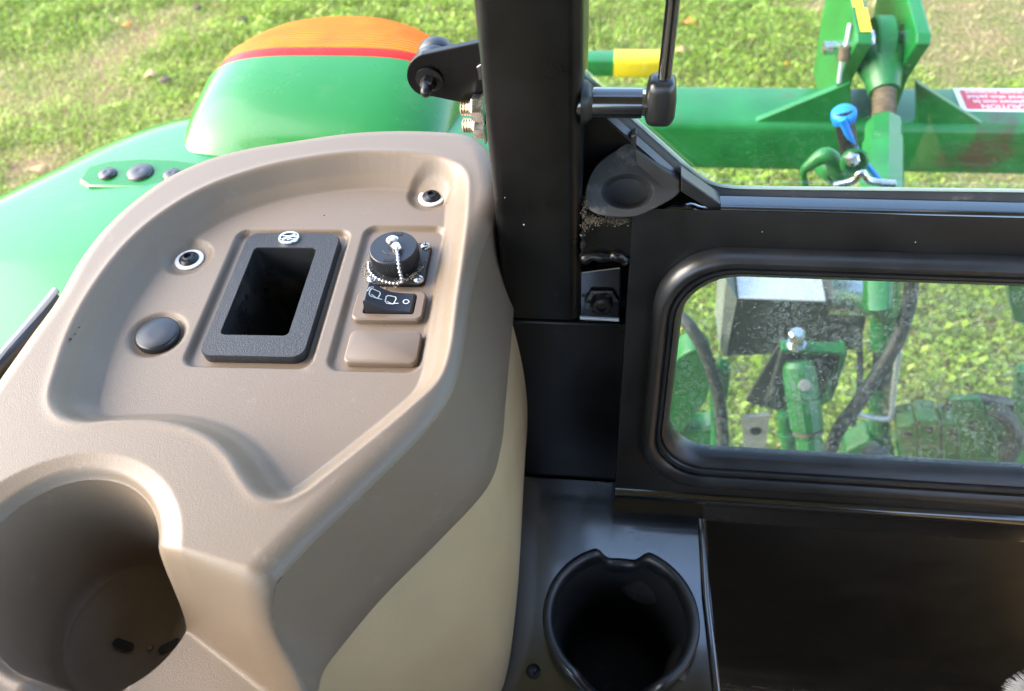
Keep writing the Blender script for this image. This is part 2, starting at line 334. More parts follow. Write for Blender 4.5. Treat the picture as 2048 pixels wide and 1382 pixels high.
def scatter(name, n, label, m, kind, thr):
    x = rng.uniform(-4.2, 4.0, n * 2); y = rng.uniform(0.7, 5.6, n * 2)
    s = soil_mask(x, y); p = np.clip((thr - s) / 0.14, 0.03, 1); k = rng.random(n * 2) < p
    x, y = x[k][:n], y[k][:n]; n = len(x); s = s[k][:n]
    a = rng.uniform(0, 2 * np.pi, n); lush = np.clip((0.62 - s) / 0.3, 0.25, 1)
    if kind == 'leaf':
        ln = (0.007 + 0.024 * rng.random(n) ** 1.6) * (0.6 + 0.5 * lush); wd = ln * rng.uniform(0.35, 0.6, n); up = rng.uniform(0.0, 0.9, n); z0 = rng.uniform(0.0, 0.06, n) * lush * (0.35 + 1.1 * vnoise(x, y, 0.12, 11))
        t0 = np.stack([x, y, z0 + 0.002], 1); d = np.stack([np.cos(a) * np.cos(up), np.sin(a) * np.cos(up), np.sin(up)], 1)
        sd_ = np.stack([-np.sin(a), np.cos(a), rng.uniform(-0.4, 0.4, n)], 1)
        mid = t0 + d * (ln * 0.5)[:, None] + np.array([0, 0, 1]) * (ln * 0.10)[:, None]
        tip = t0 + d * ln[:, None] - np.array([0, 0, 1]) * (ln * rng.uniform(0, 0.25, n))[:, None]
        V = np.stack([t0, mid + sd_ * (wd / 2)[:, None], tip, mid - sd_ * (wd / 2)[:, None]], 1).reshape(-1, 3)
    else:
        ln = rng.uniform(0.03, 0.075, n) * (0.5 + 0.5 * lush); wd = rng.uniform(0.0025, 0.005, n); up = rng.uniform(0.35, 1.35, n)
        t0 = np.stack([x, y, np.zeros(n)], 1); d = np.stack([np.cos(a) * np.cos(up), np.sin(a) * np.cos(up), np.sin(up)], 1)
        sd_ = np.stack([-np.sin(a), np.cos(a), np.zeros(n)], 1); mid = t0 + d * (ln * 0.6)[:, None]
        tip = t0 + d * ln[:, None] + np.stack([np.cos(a), np.sin(a), -0.6 * np.ones(n)], 1) * (ln * 0.25)[:, None]
        V = np.stack([t0 - sd_ * (wd / 2)[:, None], mid - sd_ * (wd / 2)[:, None], tip, mid + sd_ * (wd / 2)[:, None]], 1).reshape(-1, 3)
    F = np.arange(4 * n, dtype=np.int32)
    me = bpy.data.meshes.new(name); me.vertices.add(4 * n); me.vertices.foreach_set('co', V.ravel()); me.loops.add(4 * n); me.loops.foreach_set('vertex_index', F)
    me.polygons.add(n); me.polygons.foreach_set('loop_start', np.arange(0, 4 * n, 4, dtype=np.int32)); me.polygons.foreach_set('loop_total', np.full(n, 4, dtype=np.int32))
    me.update(calc_edges=True); o = finish(name, me, m, None, 0); o['kind'] = 'stuff'; tag(o, label, 'grass'); return o
scatter('clover_leaves', 330000, 'broad green clover and weed leaves covering the lawn', leaf_mat('clover_green', [(0.14, 0.23, 0.022), (0.21, 0.33, 0.030), (0.29, 0.40, 0.045), (0.36, 0.43, 0.08), (0.24, 0.35, 0.06), (0.32, 0.38, 0.12)]), 'leaf', 0.60)
scatter('grass_blades', 150000, 'thin pale grass blades between the broad leaves', leaf_mat('blade_green', [(0.18, 0.30, 0.03), (0.30, 0.44, 0.05), (0.42, 0.44, 0.14), (0.22, 0.38, 0.05)]), 'blade', 0.66)
o = scatter('dry_thatch', 34000, 'dry straw coloured thatch lying on the bare soil', leaf_mat('straw', [(0.38, 0.28, 0.14), (0.50, 0.40, 0.22), (0.26, 0.18, 0.09), (0.42, 0.34, 0.17)], 0.1), 'blade', 2.0)
# fallen leaves and stones
def flat_leaf(u, v, size, m, label, rot, name='fallen_leaf', zz=0.03):
    c = atz(u, v, H - zz); pts = []
    for k in range(14):
        a = 2 * math.pi * k / 14; r = size * (0.62 + 0.38 * abs(math.cos(2.5 * a)))
        pts.append((c.x + r * math.cos(a + rot), c.y + r * math.sin(a + rot) * 0.85, c.z + 0.25 * size * math.sin(2 * a + rot)))
    b = MB(); b.add(pts + [(c.x, c.y, c.z + 0.2 * size)], [(i, (i + 1) % 14, 14) for i in range(14)])
    o = b.build(name, m, None, 60); s_ = o.modifiers.new('thick', 'SOLIDIFY'); s_.thickness = 0.0015
    tag(o, label, 'leaf', 'fallen leaves on the lawn'); return o
MT['leaf_orange'] = mat('orange_leaf', (0.75, 0.24, 0.04), 0.6, var=0.25, vscale=60)
MT['leaf_tan'] = mat('tan_leaf', (0.55, 0.33, 0.14), 0.7, var=0.25, vscale=60)
flat_leaf(1381, 42, 0.042, 'leaf_orange', 'large orange fallen leaf right of the gas strut', 0.4)
flat_leaf(1362, 100, 0.030, 'leaf_tan', 'small tan fallen leaf just below the large orange one', 1.2)
flat_leaf(1573, 126, 0.016, 'leaf_orange', 'tiny orange leaf above the green beam left of the clevis', 2.0)
flat_leaf(78, 335, 0.032, 'leaf_tan', 'tan fallen leaf on the lawn beside the fender edge', 0.2)
flat_leaf(300, 148, 0.030, 'leaf_tan', 'tan leaf lying on bare soil left of the tail light', 1.9)
flat_leaf(252, 48, 0.024, 'leaf_orange', 'small orange leaf near the top left of the lawn', 0.9)
MT['stone'] = mat('stone', (0.09, 0.065, 0.045), 0.95, var=0.3, vscale=30)
for (u, v, s_, lab) in [(485, 42, 0.035, 'dark grey stone in the grass above the tail light'), (332, 160, 0.026, 'grey stone half buried left of the green light pod'),
                        (395, 15, 0.02, 'small pale stone at the top edge of the lawn')]:
    c = atz(u, v, H - 0.02); b = MB()
    rings = []
    for j in range(7):
        ph = math.pi * j / 6; rings.append([(c.x + s_ * math.sin(ph) * math.cos(q) * (1 + 0.2 * math.sin(3 * q + j)), c.y + s_ * 0.8 * math.sin(ph) * math.sin(q), c.z + s_ * 0.5 * math.cos(ph)) for q in np.linspace(0, 2 * math.pi, 12, endpoint=False)])
    b.loft(rings, True, True, True); tag(b.build('stone', 'stone', None, 60), lab, 'stone', 'stones in the lawn')

# ------------------------------------------------------------------ tractor cab shell
cab = thing('tractor_cab', 'black painted tractor cab frame with pillar, rear panel, windows and beige side trim', 'tractor cab', (0.0, 0.2, 0.6))
# roof and floor, out of view, added to shade and reflect inside
b = MB()
ro = [(x, y - 0.30, 0) for x, y in rrect(1.7, 1.66, 0.12, 6)]; ri = [(x + 0.20, y + 0.40, 0) for x, y in rrect(0.58, 0.235, 0.03, 6)]
b.loft([[(x, y, H + 0.34) for x, y, _ in ri], [(x, y, H + 0.34) for x, y, _ in ro], [(x, y, H + 0.46) for x, y, _ in ro], [(x, y, H + 0.46) for x, y, _ in ri], [(x, y, H + 0.34) for x, y, _ in ri]]); b.build('unseen_roof', 'liner', cab, 30)
b = MB(); b.add([(x * 1.01, y, H + 0.40) for x, y, _ in ri], [tuple(range(len(ri)))]); b.build('added_hatch_glass', 'glass', cab, 0)  # hatch added so the glossy shelf reflects blue sky
# seat behind the viewer, unseen, added to block light and keep reflections dark
b = MB(); b.loft([[(0.20 + x * s_, -0.16 - 0.10 * f + y, lin(H - 0.75, H - 0.12, f)) for x, y in rrect(0.46, 0.12, 0.05, 5)] for f, s_ in ((0, 0.9), (0.1, 1), (0.7, 1), (0.93, 0.9), (1, 0.7))], True, True, True); b.build('unseen_seat_back', 'floor', cab, 60)
b = MB(); b.box((0.22, -0.42, H - 0.78), (0.50, 0.52, 0.14)); b.build('unseen_seat_cushion', 'floor', cab, 30, 0.04, 4)
b = MB(); b.box((0.72, -0.25, H - 0.80), (0.06, 1.2, 1.0)); b.build('unseen_door_panel', 'trim', cab, 30, 0.02, 2)  # out of view, added to bounce warm light onto the console side
b = MB(); b.box((0.62, -0.10, H - 0.66), (0.28, 0.9, 0.24)); b.build('unseen_right_console', 'console', cab, 30, 0.03, 3)  # unseen tan block, added as a warm reflector
b = MB(); b.box((0.1, -1.12, H - 0.80), (1.3, 0.06, 0.8)); b.build('unseen_dash_panel', 'liner', cab, 30, 0.02, 2)  # out of view, added to hold back light from the front
b = MB(); b.box((0.40, -0.35, H - 1.32), (1.06, 1.6, 0.03)); b.build('unseen_floor_plate', 'floor', cab, 30)  # unseen, added to block light from below and darken reflections

# pillar: hollow-section post, rounded corners
PX0, PX1, PY0, PY1 = -0.0812, -0.0202, 0.4200, 0.505
cxp, cyp = (PX0 + PX1) / 2, (PY0 + PY1) / 2
prof = rrect(PX1 - PX0, PY1 - PY0, 0.009, 6)
b = MB(); zs = [H - 0.472, H - 0.467, H - 0.3, H, H + 0.36]
b.loft([[(cxp + x, cyp + y, z) for x, y in prof] for z in zs], True, True, True)
pil = b.build('pillar', 'black', cab, 50)

# sloping step panel under the pillar, down to the shelf
LD = 0.69                             # shelf level below the eye
def shelf_z(y): return H - LD + 0.004 - (0.40 - y) * 0.165
b = MB()
b.prism([(-0.16, 0.40, shelf_z(0.40) - 0.05), (-0.16, 0.424, H - 0.479), (0.03, 0.424, H - 0.479), (0.03, 0.40, shelf_z(0.40) - 0.05)], (0, 0.06, -0.012))
b.build('step_panel', 'black', cab, 30, 0.004, 3)
# shelf (glossy black ledge)
chx = [atz(u, v, LD - 0.02) for u, v in ((1084, 1215), (1404, 1225), (1245, 1078), (1245, 1385))]
CC = ((chx[0].x + chx[1].x) / 2, (chx[2].y + chx[3].y) / 2); RO = (chx[1].x - chx[0].x) / 2
pr = [(-0.16, 0.402), (0.0965, 0.402), (0.099, 0.36), (0.118, 0.10), (-0.16, 0.10)]
def cast(a):
    d_ = (math.cos(a), math.sin(a)); best = 9
    for k in range(len(pr)):
        (x1, y1_), (x2, y2_) = pr[k], pr[(k + 1) % len(pr)]; ex_, ey_ = x2 - x1, y2_ - y1_; den = d_[0] * ey_ - d_[1] * ex_
        if abs(den) < 1e-12: continue
        t_ = ((x1 - CC[0]) * ey_ - (y1_ - CC[1]) * ex_) / den; u_ = ((x1 - CC[0]) * d_[1] - (y1_ - CC[1]) * d_[0]) / den
        if t_ > 0 and -1e-6 <= u_ <= 1 + 1e-6: best = min(best, t_)
    return (CC[0] + best * d_[0], CC[1] + best * d_[1])
angs = sorted([2 * math.pi * k / 90 - math.pi for k in range(90)] + [math.atan2(y - CC[1], x - CC[0]) for x, y in pr])
oc = [cast(a) for a in angs]; ic = [(CC[0] + RO * 0.90 * math.cos(a), CC[1] + RO * 0.90 * math.sin(a)) for a in angs]
b = MB(); b.loft([[(x, y, shelf_z(y) - 0.02) for x, y in ic], [(x, y, shelf_z(y)) for x, y in ic], [(x, y, shelf_z(y)) for x, y in oc], [(x, y, shelf_z(y) - 0.02) for x, y in oc]]); b.build('shelf', 'black_gloss', cab, 30)
# rolled lip running along the right edge of the shelf
b = MB(); b.tube([(0.0965, 0.372, shelf_z(0.372) - 0.003), (0.099, 0.30, shelf_z(0.30) - 0.003), (0.1175, 0.10, shelf_z(0.10) - 0.003)], 0.005, 12); b.build('shelf_lip', 'black_gloss', cab, 60)
b = MB(); b.prism([(0.094, 0.398, shelf_z(0.398) - 0.012), (0.094, 0.398, H - 1.1), (0.116, 0.10, H - 1.1), (0.116, 0.10, shelf_z(0.1) - 0.012)], (-0.008, 0, 0)); b.build('shelf_side', 'black_worn', cab, 30)
# drain screw on the shelf
p = atz(1065, 1330, LD + 0.008); b = MB()
b.lathe((p.x, p.y, shelf_z(p.y)), (0, 0, 1), [(0.0065, 0), (0.0065, 0.001), (0.004, 0.0016), (0.0032, 0.006), (0.0038, 0.0065), (0.0038, 0.0095), (0.0022, 0.0105), (0.0018, 0.009)], 20); b.build('shelf_screw', 'dark_steel', cab, 40)

# rear wall: sill, leaning window panel, ridge, lower wall.  t runs 0 (ridge) .. 1 (sill edge)
W0 = Vector((0, 0.372, H - 0.648)); W1 = Vector((0, 0.428, H - 0.364)); WT = (W1 - W0); WL = WT.length; WTn = WT.normalized(); WN = Vector((1, 0, 0)).cross(WTn)
if WN.y > 0: WN = -WN                 # towards the eye
def wp(x, t, off=0.0): return Vector((x, 0, 0)) + W0 + WTn * t + WN * off
def wq(u, v, off=0.0):                # wall coordinates of a photo pixel
    p = onp(u, v, W0 + WN * off, WN); return p.x, (p - W0).dot(WTn)
XL, XR = wq(1243, 780)[0], 0.80
hx0 = wq(1352, 740)[0]; ht1 = wq(1700, 563)[1]; ht0 = wq(1700, 928)[1]; hx1 = 0.62
gx0 = wq(1296, 740)[0]; gt1 = wq(1700, 505)[1]; gt0 = wq(1700, 985)[1]; gx1 = hx1 + (hx0 - gx0)
def rloop(x0, x1, t0, t1, r, n=8):
    return [((x0 + x1) / 2 + x, (t0 + t1) / 2 + y) for x, y in rrect(x1 - x0, t1 - t0, r, n)]
def rloop2(x0, x1, t0, t1, n=8):      # same count of points, pushed out to a plain rectangle
    out = []
    for x, y in rloop(x0, x1, t0, t1, 0.02, n): out.append((x, y))
    return out
inner = rloop(gx0 + 0.006, gx1 - 0.006, gt0 + 0.006, gt1 - 0.006, 0.046)
mid_ = rloop(gx0 - 0.004, gx1 + 0.004, gt0 - 0.004, gt1 + 0.004, 0.05)
outer = rloop(XL, XR, 0.0, WL, 0.003)
b = MB()
b.loft([[wp(x, t, -0.006) for x, t in inner], [wp(x, t, 0) for x, t in mid_], [wp(x, t, 0) for x, t in outer]])
panel = b.build('rear_panel', 'black_worn', cab, 40)
# side return of the panel, sill, ridge and lower wall
b = MB()
b.loft([[wp(XL, t, 0) for t in (0, WL * 0.5, WL * 0.999)], [wp(XL, t, -0.04) for t in (0, WL * 0.5, WL * 0.999)]], False); b.build('panel_return', 'black_worn', cab, 0)
def ext(profile, x0, x1, name, m, smooth=50):
    b = MB(); b.loft([[(x0, y, z) for y, z in profile], [(x1, y, z) for y, z in profile]], False); return b.build(name, m, cab, smooth)
y1, z1 = W1.y, W1.z
sill = [(y1, z1 - 0.0015), (y1 + 0.0004, z1 + 0.0005), (y1 + 0.0018, z1 + 0.0018), (y1 + 0.004, z1 + 0.0024), (y1 + 0.0125, z1 + 0.0022), (y1 + 0.0135, z1 + 0.0006), (y1 + 0.022, z1 + 0.0006), (y1 + 0.0225, z1 - 0.05)]
XS = aty(1436, 432, y1 + 0.006).x
ext(sill, XS, XR, 'window_sill', 'black_gloss')
y0, z0 = W0.y, W0.z
low = [(y0 + 0.0012, z0 + 0.0030), (y0 - 0.0030, z0 + 0.0020), (y0 - 0.0046, z0 + 0.0006), (y0 - 0.0054, z0 - 0.0016), (y0 - 0.0054, z0 - 0.0052), (y0 - 0.0036, z0 - 0.009), (y0 + 0.001, z0 - 0.014), (y0 + 0.007, z0 - 0.03), (y0 + 0.008, z0 - 0.06)]
ext(low, XL, XR, 'panel_ridge', 'black_gloss')
ext([(y0 + 0.0085, z0 - 0.05), (y0 + 0.0105, z0 - 0.2), (y0 + 0.012, H - 1.4)], 0.05, XR, 'lower_wall', 'black_worn')
b = MB(); b.loft([[(XL, y, z) for y, z in low], [(XL, y + 0.04, z) for y, z in low]], False); b.build('ridge_return', 'black', cab, 0)
# carpet strip at the foot of the lower wall
b = MB()
for k in range(60):
    x = 0.118 + k * 0.011 + rnd.uniform(-0.003, 0.003); L_ = rnd.uniform(0.02, 0.05); dz = rnd.uniform(0, 0.012)
    zc = atz(1640, 1374, 1.0).z
    pp = aty(1600, 1372, y0 + 0.006)
    b.tube([(x, pp.y - 0.004 - dz * 0.4, pp.z - dz), (x + L_, pp.y - 0.006 - dz * 0.4, pp.z - dz - 0.001)], [0.0016, 0.0006], 6)
b.build('carpet_edge', 'rubber_grey', cab, 60)
# upper tab of the panel that reaches the pillar
tA = wq(1205, 512)[1]
b = MB(); b.loft([[wp(x, t, -0.001) for x in (-0.0205, XL + 0.001)] for t in (tA, WL)], False); b.build('panel_tab', 'black', cab, 0)

# lower window: rubber gasket swept round the opening
b = MB()
def gl(f, off, r):
    return [wp(x, t, off) for x, t in rloop(lin(gx0, hx0, f), lin(gx1, hx1, f), lin(gt0, ht0, f), lin(gt1, ht1, f), r)]
pf = [(-0.02, -0.004, 0.050), (0.0, 0.004, 0.050), (0.10, 0.0085, 0.049), (0.22, 0.0105, 0.048), (0.36, 0.0100, 0.046), (0.46, 0.0075, 0.045), (0.48, 0.0045, 0.045), (0.52, 0.0045, 0.044),
      (0.55, 0.0070, 0.044), (0.64, 0.0068, 0.043), (0.67, 0.0035, 0.043), (0.70, 0.0035, 0.043), (0.73, 0.0050, 0.042), (0.90, 0.0020, 0.040), (1.0, -0.004, 0.038), (1.02, -0.012, 0.038)]
b.loft([gl(*q) for q in pf]); b.build('lower_window_gasket', 'rubber', cab, 40)
b = MB(); L_ = rloop(hx0 - 0.004, hx1 + 0.004, ht0 - 0.004, ht1 + 0.004, 0.038); b.prism([wp(x, t, -0.007) for x, t in L_], WN * -0.003); b.build('lower_window_glass', 'glass_dusty', cab, 0)

# upper rear window: pane and gasket along sill and cut corner
YG = y1 + 0.0200
gp = [(1165, 146), (1240, 212), (1330, 292), (1386, 342), (1415, 362), (1452, 372), (1520, 375), (1700, 377), (2048, 381), (2500, 388)]
path = catmull([aty(u, v, YG) for u, v in gp], 6)
def strip(path, w0, w1, yoff0, yoff1, name, m, th=0.0):   # ribbon following the path, offset inside the window plane
    b = MB(); r0 = []; r1 = []; r2 = []
    for i, p in enumerate(path):
        t = path[min(i + 1, len(path) - 1)] - path[max(i - 1, 0)]; t = t / np.linalg.norm(t); nn = np.array([t[2], 0, -t[0]]); nn = nn if nn[2] < 0 or nn[0] < 0 else -nn
        r0.append(p + nn * w0 + np.array([0, yoff0, 0])); r1.append(p + nn * (w0 + w1) / 2 + np.array([0, (yoff0 + yoff1) / 2 - th, 0])); r2.append(p + nn * w1 + np.array([0, yoff1, 0]))
    b.loft([r0, r1, r2], False); return b.build(name, m, cab, 60)
strip(path, 0.0014, 0.0046, 0.001, -0.006, 'upper_window_gasket', 'rubber_grey', 0.003)
strip(path, 0.0046, 0.0100, -0.006, -0.008, 'gasket_lip', 'rubber', 0.003)
strip(path, -0.0012, 0.0016, 0.0005, 0.0, 'glass_edge', 'glassedge', 0.0008)
pp = [Vector(p) for p in path]; pane = pp + [Vector((pp[-1].x, YG, H + 0.34)), Vector((-0.03, YG, H + 0.34))]
b = MB(); b.prism([p + Vector((0, 0.004, 0)) for p in pane], (0, 0.004, 0)); b.build('upper_window_glass', 'glass', cab, 0)
# dark filler plate below the cut corner, between pillar and gasket
fl = [aty(1158, 140, YG + 0.010), aty(1168, 158, YG + 0.010), aty(1440, 398, YG + 0.010), aty(1430, 450, YG + 0.010), aty(1155, 450, YG + 0.010)]
b = MB(); b.prism(fl, (0, 0.004, 0)); b.build('corner_plate', 'black', cab, 0)

# corner bracket: thick plate with a round pocket
n_ = Vector((0.05, -0.62, 0.78)).normalized(); P0 = Vector((0.0, 0.4365, H - 0.350))
CB = lambda u, v, o=0.0: onp(u, v, P0 + n_ * o, n_)
ol = catmull([(1172, 410), (1170, 385), (1180, 350), (1200, 322), (1232, 300), (1262, 284), (1300, 310), (1340, 340), (1368, 366), (1352, 392), (1318, 412), (1275, 432), (1225, 434), (1190, 426)], 3, True)
n_o = len(ol); cc = np.array([1254, 383.0]); ring = []; order = []
for q in ol:
    a = math.atan2((q[1] - cc[1]) / 34, (q[0] - cc[0]) / 52); order.append(a)
def hole(f, o): return [CB(cc[0] + 52 * f * math.cos(a), cc[1] + 34 * f * math.sin(a), o) for a in order]
b = MB(); b.loft([[CB(u, v, -0.012) for u, v in ol], [CB(u, v, -0.002) for u, v in ol], [CB(lin(u, cc[0], 0.03), lin(v, cc[1], 0.03), 0) for u, v in ol], hole(1.06, 0), hole(1.0, -0.001), hole(0.9, -0.008), hole(0.75, -0.012), hole(0.3, -0.013)], True, False, True)
cbk = b.build('corner_bracket', 'rubber_grey', cab, 45)
b = MB(); q = [aty(u, v, YG - 0.012) for u, v in [(1262, 272), (1274, 268), (1272, 300), (1262, 290)]]; b.prism(q, (0, 0.008, 0)); b.build('rubber_block', 'rubber', cab, 0, 0.001)
b = MB(); q = [aty(u, v, YG - 0.016) for u, v in [(1362, 352), (1442, 408), (1446, 434), (1425, 424), (1362, 384)]]; b.prism(q, (0, 0.012, 0)); b.build('corner_strip', 'rubber', cab, 0, 0.001)
b = MB(); q = [aty(u, v, YG - 0.013) for u, v in [(1270, 300), (1360, 362), (1360, 384), (1345, 392), (1275, 330)]]; b.prism(q, (0, 0.010, 0)); b.build('corner_flange', 'rubber_grey', cab, 0, 0.001)
# weld bead and dirt where the pillar meets the panel
b = MB(); path_ = [aty(u, v, 0.440) for u, v in [(1290, 432), (1330, 421), (1380, 418), (1420, 428)]]; pc = catmull(path_, 8)
b.tube(pc, [0.0045 + 0.0006 * math.sin(i * 0.9) for i in range(len(pc))], 10); b.build('weld_bead', 'black_gloss', cab, 60)
b = MB()
for k in range(520):
    f_ = rnd.random(); u = 1168 + 90 * f_ ** 2 + rnd.gauss(0, 3); v = (438 + 5 * f_ if f_ > 0.25 else rnd.uniform(400, 462)) + rnd.gauss(0, 5)
    q = aty(u, v, 0.4235 - rnd.uniform(0, 0.002)); r_ = rnd.uniform(0.0002, 0.0007); b.lathe(q, (rnd.uniform(-1, 1), -1, rnd.uniform(-1, 1)), [(r_ * 0.5, -r_ * 0.7), (r_, 0), (r_ * 0.6, r_ * 0.6), (0.0001, r_ * 0.8)], 6)
o = b.build('packed_dirt', 'soot', cab, 60); o['kind'] = 'stuff'
b = MB(); pc = catmull([aty(u, v, 0.4225) for u, v in [(1165, 466), (1167, 478), (1166, 494), (1165, 510)]], 5); b.tube(pc, [0.0020 + 0.0007 * math.sin(i * 0.9) for i in range(len(pc))], 8); b.build('bare_weld', 'dark_steel', cab, 60)
b = MB(); b.prism([aty(u, v, 0.462) for u, v in [(1140, 440), (1290, 440), (1290, 720), (1140, 720)]], (0, 0.004, 0)); b.build('notch_backing', 'black', cab, 0)
# latch plate with bolt, in the notch under the tab
YP = 0.428
q = [aty(u, v, YP) for u, v in [(1158, 545), (1242, 535), (1240, 640), (1160, 636)]]
b = MB(); b.prism(q, (0, 0.006, 0)); lp = b.build('latch_plate', 'black_gloss', cab, 0, 0.001)
b = MB(); pc = catmull([aty(u, v, YP - 0.008) for u, v in [(1166, 520), (1185, 512), (1215, 514), (1235, 512), (1252, 522)]], 6); b.tube(pc, [0.0040 + 0.0005 * math.sin(i * 0.8) for i in range(len(pc))], 10); b.build('weld_flange', 'black', cab, 60)
b = MB(); A_ = aty(1160, 635, YP - 0.012); B_ = aty(1238, 639, YP - 0.012); b.tube([A_, B_], 0.0016, 8); b.build('latch_lip', 'sheet', cab, 60)
pb = aty(1204, 600, YP); b = MB(); ax = Vector((0, -1, 0.15))
b.lathe(pb, ax, [(0.0135, 0.0), (0.0135, 0.0015), (0.0098, 0.0018), (0.0098, 0.003)], 28); b.build('bolt_washer', 'black', lp, 40)
b = MB(); b.lathe(pb, ax, [(0.0085, 0.003), (0.0083, 0.006), (0.0066, 0.0085), (0.004, 0.0092), (0.0038, 0.007)], 24); b.build('bolt_head', 'dark_steel', lp, 40)
b = MB(); tb = [aty(u, v, YP - 0.0012) for u, v in [(1172, 640), (1170, 600), (1182, 580), (1226, 580), (1238, 600), (1238, 640)]]; b.prism(tb, (0, -0.0018, 0)); b.build('latch_tab', 'black_gloss', lp, 0, 0.0006)

# beige side trim: from under the console rim down to the shelf
edge_px = [(1036, 430), (1034, 500), (1026, 640), (1013, 760), (1005, 870), (990, 940), (952, 1008), (880, 1080), (760, 1200), (620, 1370), (540, 1470), (430, 1600), (300, 1720), (100, 1800)]
DE = 0.462
edge = catmull([atz(u, v, DE) for u, v in edge_px], 6)
bot_px = [(1058, 800), (1048, 930), (1042, 1010), (1035, 1120), (1027, 1230), (1012, 1330), (985, 1390), (900, 1460), (700, 1560)]
botc = catmull([atz(u, v, LD + 0.012) for u, v in bot_px], 6)
def xat(c, y):
    o_ = np.argsort(c[:, 1]); return float(np.interp(y, c[o_, 1], c[o_, 0]))
ys = np.linspace(0.06, 0.475, 60); rows = []
for f in np.linspace(0, 1, 24):
    row = []
    for y in ys:
        xt = xat(edge, y) - 0.0085; xb = xat(botc, min(y, 0.40)); zt = H - DE + 0.012; zb = shelf_z(y) - 0.004
        e_ = math.sin(f * math.pi / 2) ** 0.8
        x = lin(xt, xb, e_) + 0.010 * math.sin(math.pi * f)
        row.append((x, y, lin(zt, zb, f)))
    rows.append(row)
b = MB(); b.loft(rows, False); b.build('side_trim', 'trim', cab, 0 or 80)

# post for the gas strut, welded to the pillar
pa = aty(1168, 208, 0.431); pb_ = aty(1284, 206, 0.431); b = MB()
b.tube([(PX1 - 0.004, 0.431, pb_.z), (pb_.x, 0.431, pb_.z)], 0.0092, 24); sp = b.build('strut_post', 'black_gloss', cab, 40)
b = MB(); b.lathe((PX1, 0.431, pb_.z), (1, 0, 0), [(0.0135, -0.001), (0.0125, 0.0025), (0.0092, 0.006)], 24, lambda th, h, i: 1 + 0.05 * math.sin(5 * th)); b.build('weld_ring', 'black_worn', sp, 60)

# ------------------------------------------------------------------ gas strut
gs = thing('gas_strut', 'slim black gas strut with moulded socket end, hanging beside the pillar', 'gas strut', (pb_.x + 0.014, 0.431, pb_.z))
b = MB(); b.lathe((pb_.x, 0.431, pb_.z), (1, 0, 0), [(0.0078, 0), (0.0078, 0.003), (0.0030, 0.0032), (0.0030, 0.010)], 6); b.build('ball_stud', 'steel', gs, 40)
sx = aty(1321, 200, 0.431).x; zt, zb = aty(1321, 152, 0.431).z, aty(1321, 241, 0.431).z
b = MB(); rings = []
for f, s_ in ((0, 0.55), (0.06, 0.85), (0.2, 1.0), (0.55, 1.0), (0.8, 0.92), (0.93, 0.85), (1, 0.6)):
    rings.append([(sx + x * s_, 0.430 + y * s_, lin(zb, zt, f)) for x, y in rrect(0.0185, 0.019, 0.006, 5)])
b.loft(rings, True, True, True); b.build('socket_end', 'rubber', gs, 50)
b = MB(); top = aty(1349, -120, 0.427); b.tube([(sx + 0.001, 0.430, zt - 0.006), tuple(aty(1346, 0, 0.429)), tuple(top), tuple(top + (top - aty(1346, 0, 0.429)) * 1.2)], 0.0040, 16); b.build('rod', 'black_gloss', gs, 60)

# ------------------------------------------------------------------ stop bracket on the left of the pillar
YB = 0.480
sb = thing('door_stop_bracket', 'black steel bracket with rubber stop on the left side of the pillar', 'bracket', aty(955, 150, YB))
arc = [(858 + 45 * math.cos(math.radians(a)), 150 + 44 * math.sin(math.radians(a))) for a in range(250, 74, -12)]
ol = [(975, 78), (955, 85)] + arc + [(905, 202), (960, 212), (975, 214)]
b = MB(); b.prism([aty(u, v, YB) for u, v in ol], (0, 0.005, 0)); b.build('plate', 'black', sb, 0, 0.0008)
pc = aty(868, 140, YB + 0.005); b = MB()
b.lathe(pc, (0.02, 1, 0.16), [(0.0125, 0.0), (0.0140, 0.003), (0.0140, 0.008), (0.0134, 0.0095), (0.0140, 0.011), (0.0138, 0.017), (0.011, 0.021), (0.004, 0.022)], 28); b.build('rubber_stop', 'rubber', sb, 40)
pc = aty(859, 158, YB); b = MB(); ax = Vector((-0.05, -1, -0.15))
b.lathe(pc, ax, [(0.0095, 0), (0.0095, 0.0015), (0.006, 0.002)], 28); b.build('washer', 'dark_steel', sb, 40)
b = MB(); b.lathe(pc, ax, [(0.0056, 0.002), (0.0056, 0.008), (0.0040, 0.009)], 6); b.build('hex_nut', 'dark_steel', sb, 20)
b = MB(); b.lathe(pc, ax, [(0.0038, 0.008), (0.0038, 0.013), (0.0028, 0.0155), (0.0008, 0.0165)], 16); b.build('acorn_tip', 'dark_steel', sb, 50)
for (u, v) in ((946, 216), (951, 251)):
    pc = aty(u, v, 0.472); b = MB()
    b.lathe((PX0 - 0.008, 0.472, pc.z), (-1, 0, 0), [(0.0125, 0), (0.0125, 0.0012), (0.0092, 0.0014), (0.0092, 0.008), (0.0080, 0.0092)], 6); nn = b.build('zinc_nut', 'steel', sb, 20)
    b = MB(); b.lathe((PX0 - 0.008, 0.472, pc.z), (-1, 0, 0), [(0.0052 if k % 2 else 0.0046, 0.008 + 0.0009 * k) for k in range(10)] + [(0.004, 0.0172)], 16); b.build('threaded_end', 'brass', nn, 60)
b = MB(); b.prism([aty(u, v, YB - 0.01) for u, v in [(975, 120), (972, 160), (958, 160), (952, 135)]], (0, 0.004, 0)); b.build('hinge_ear', 'black_gloss', sb, 0, 0.0006)

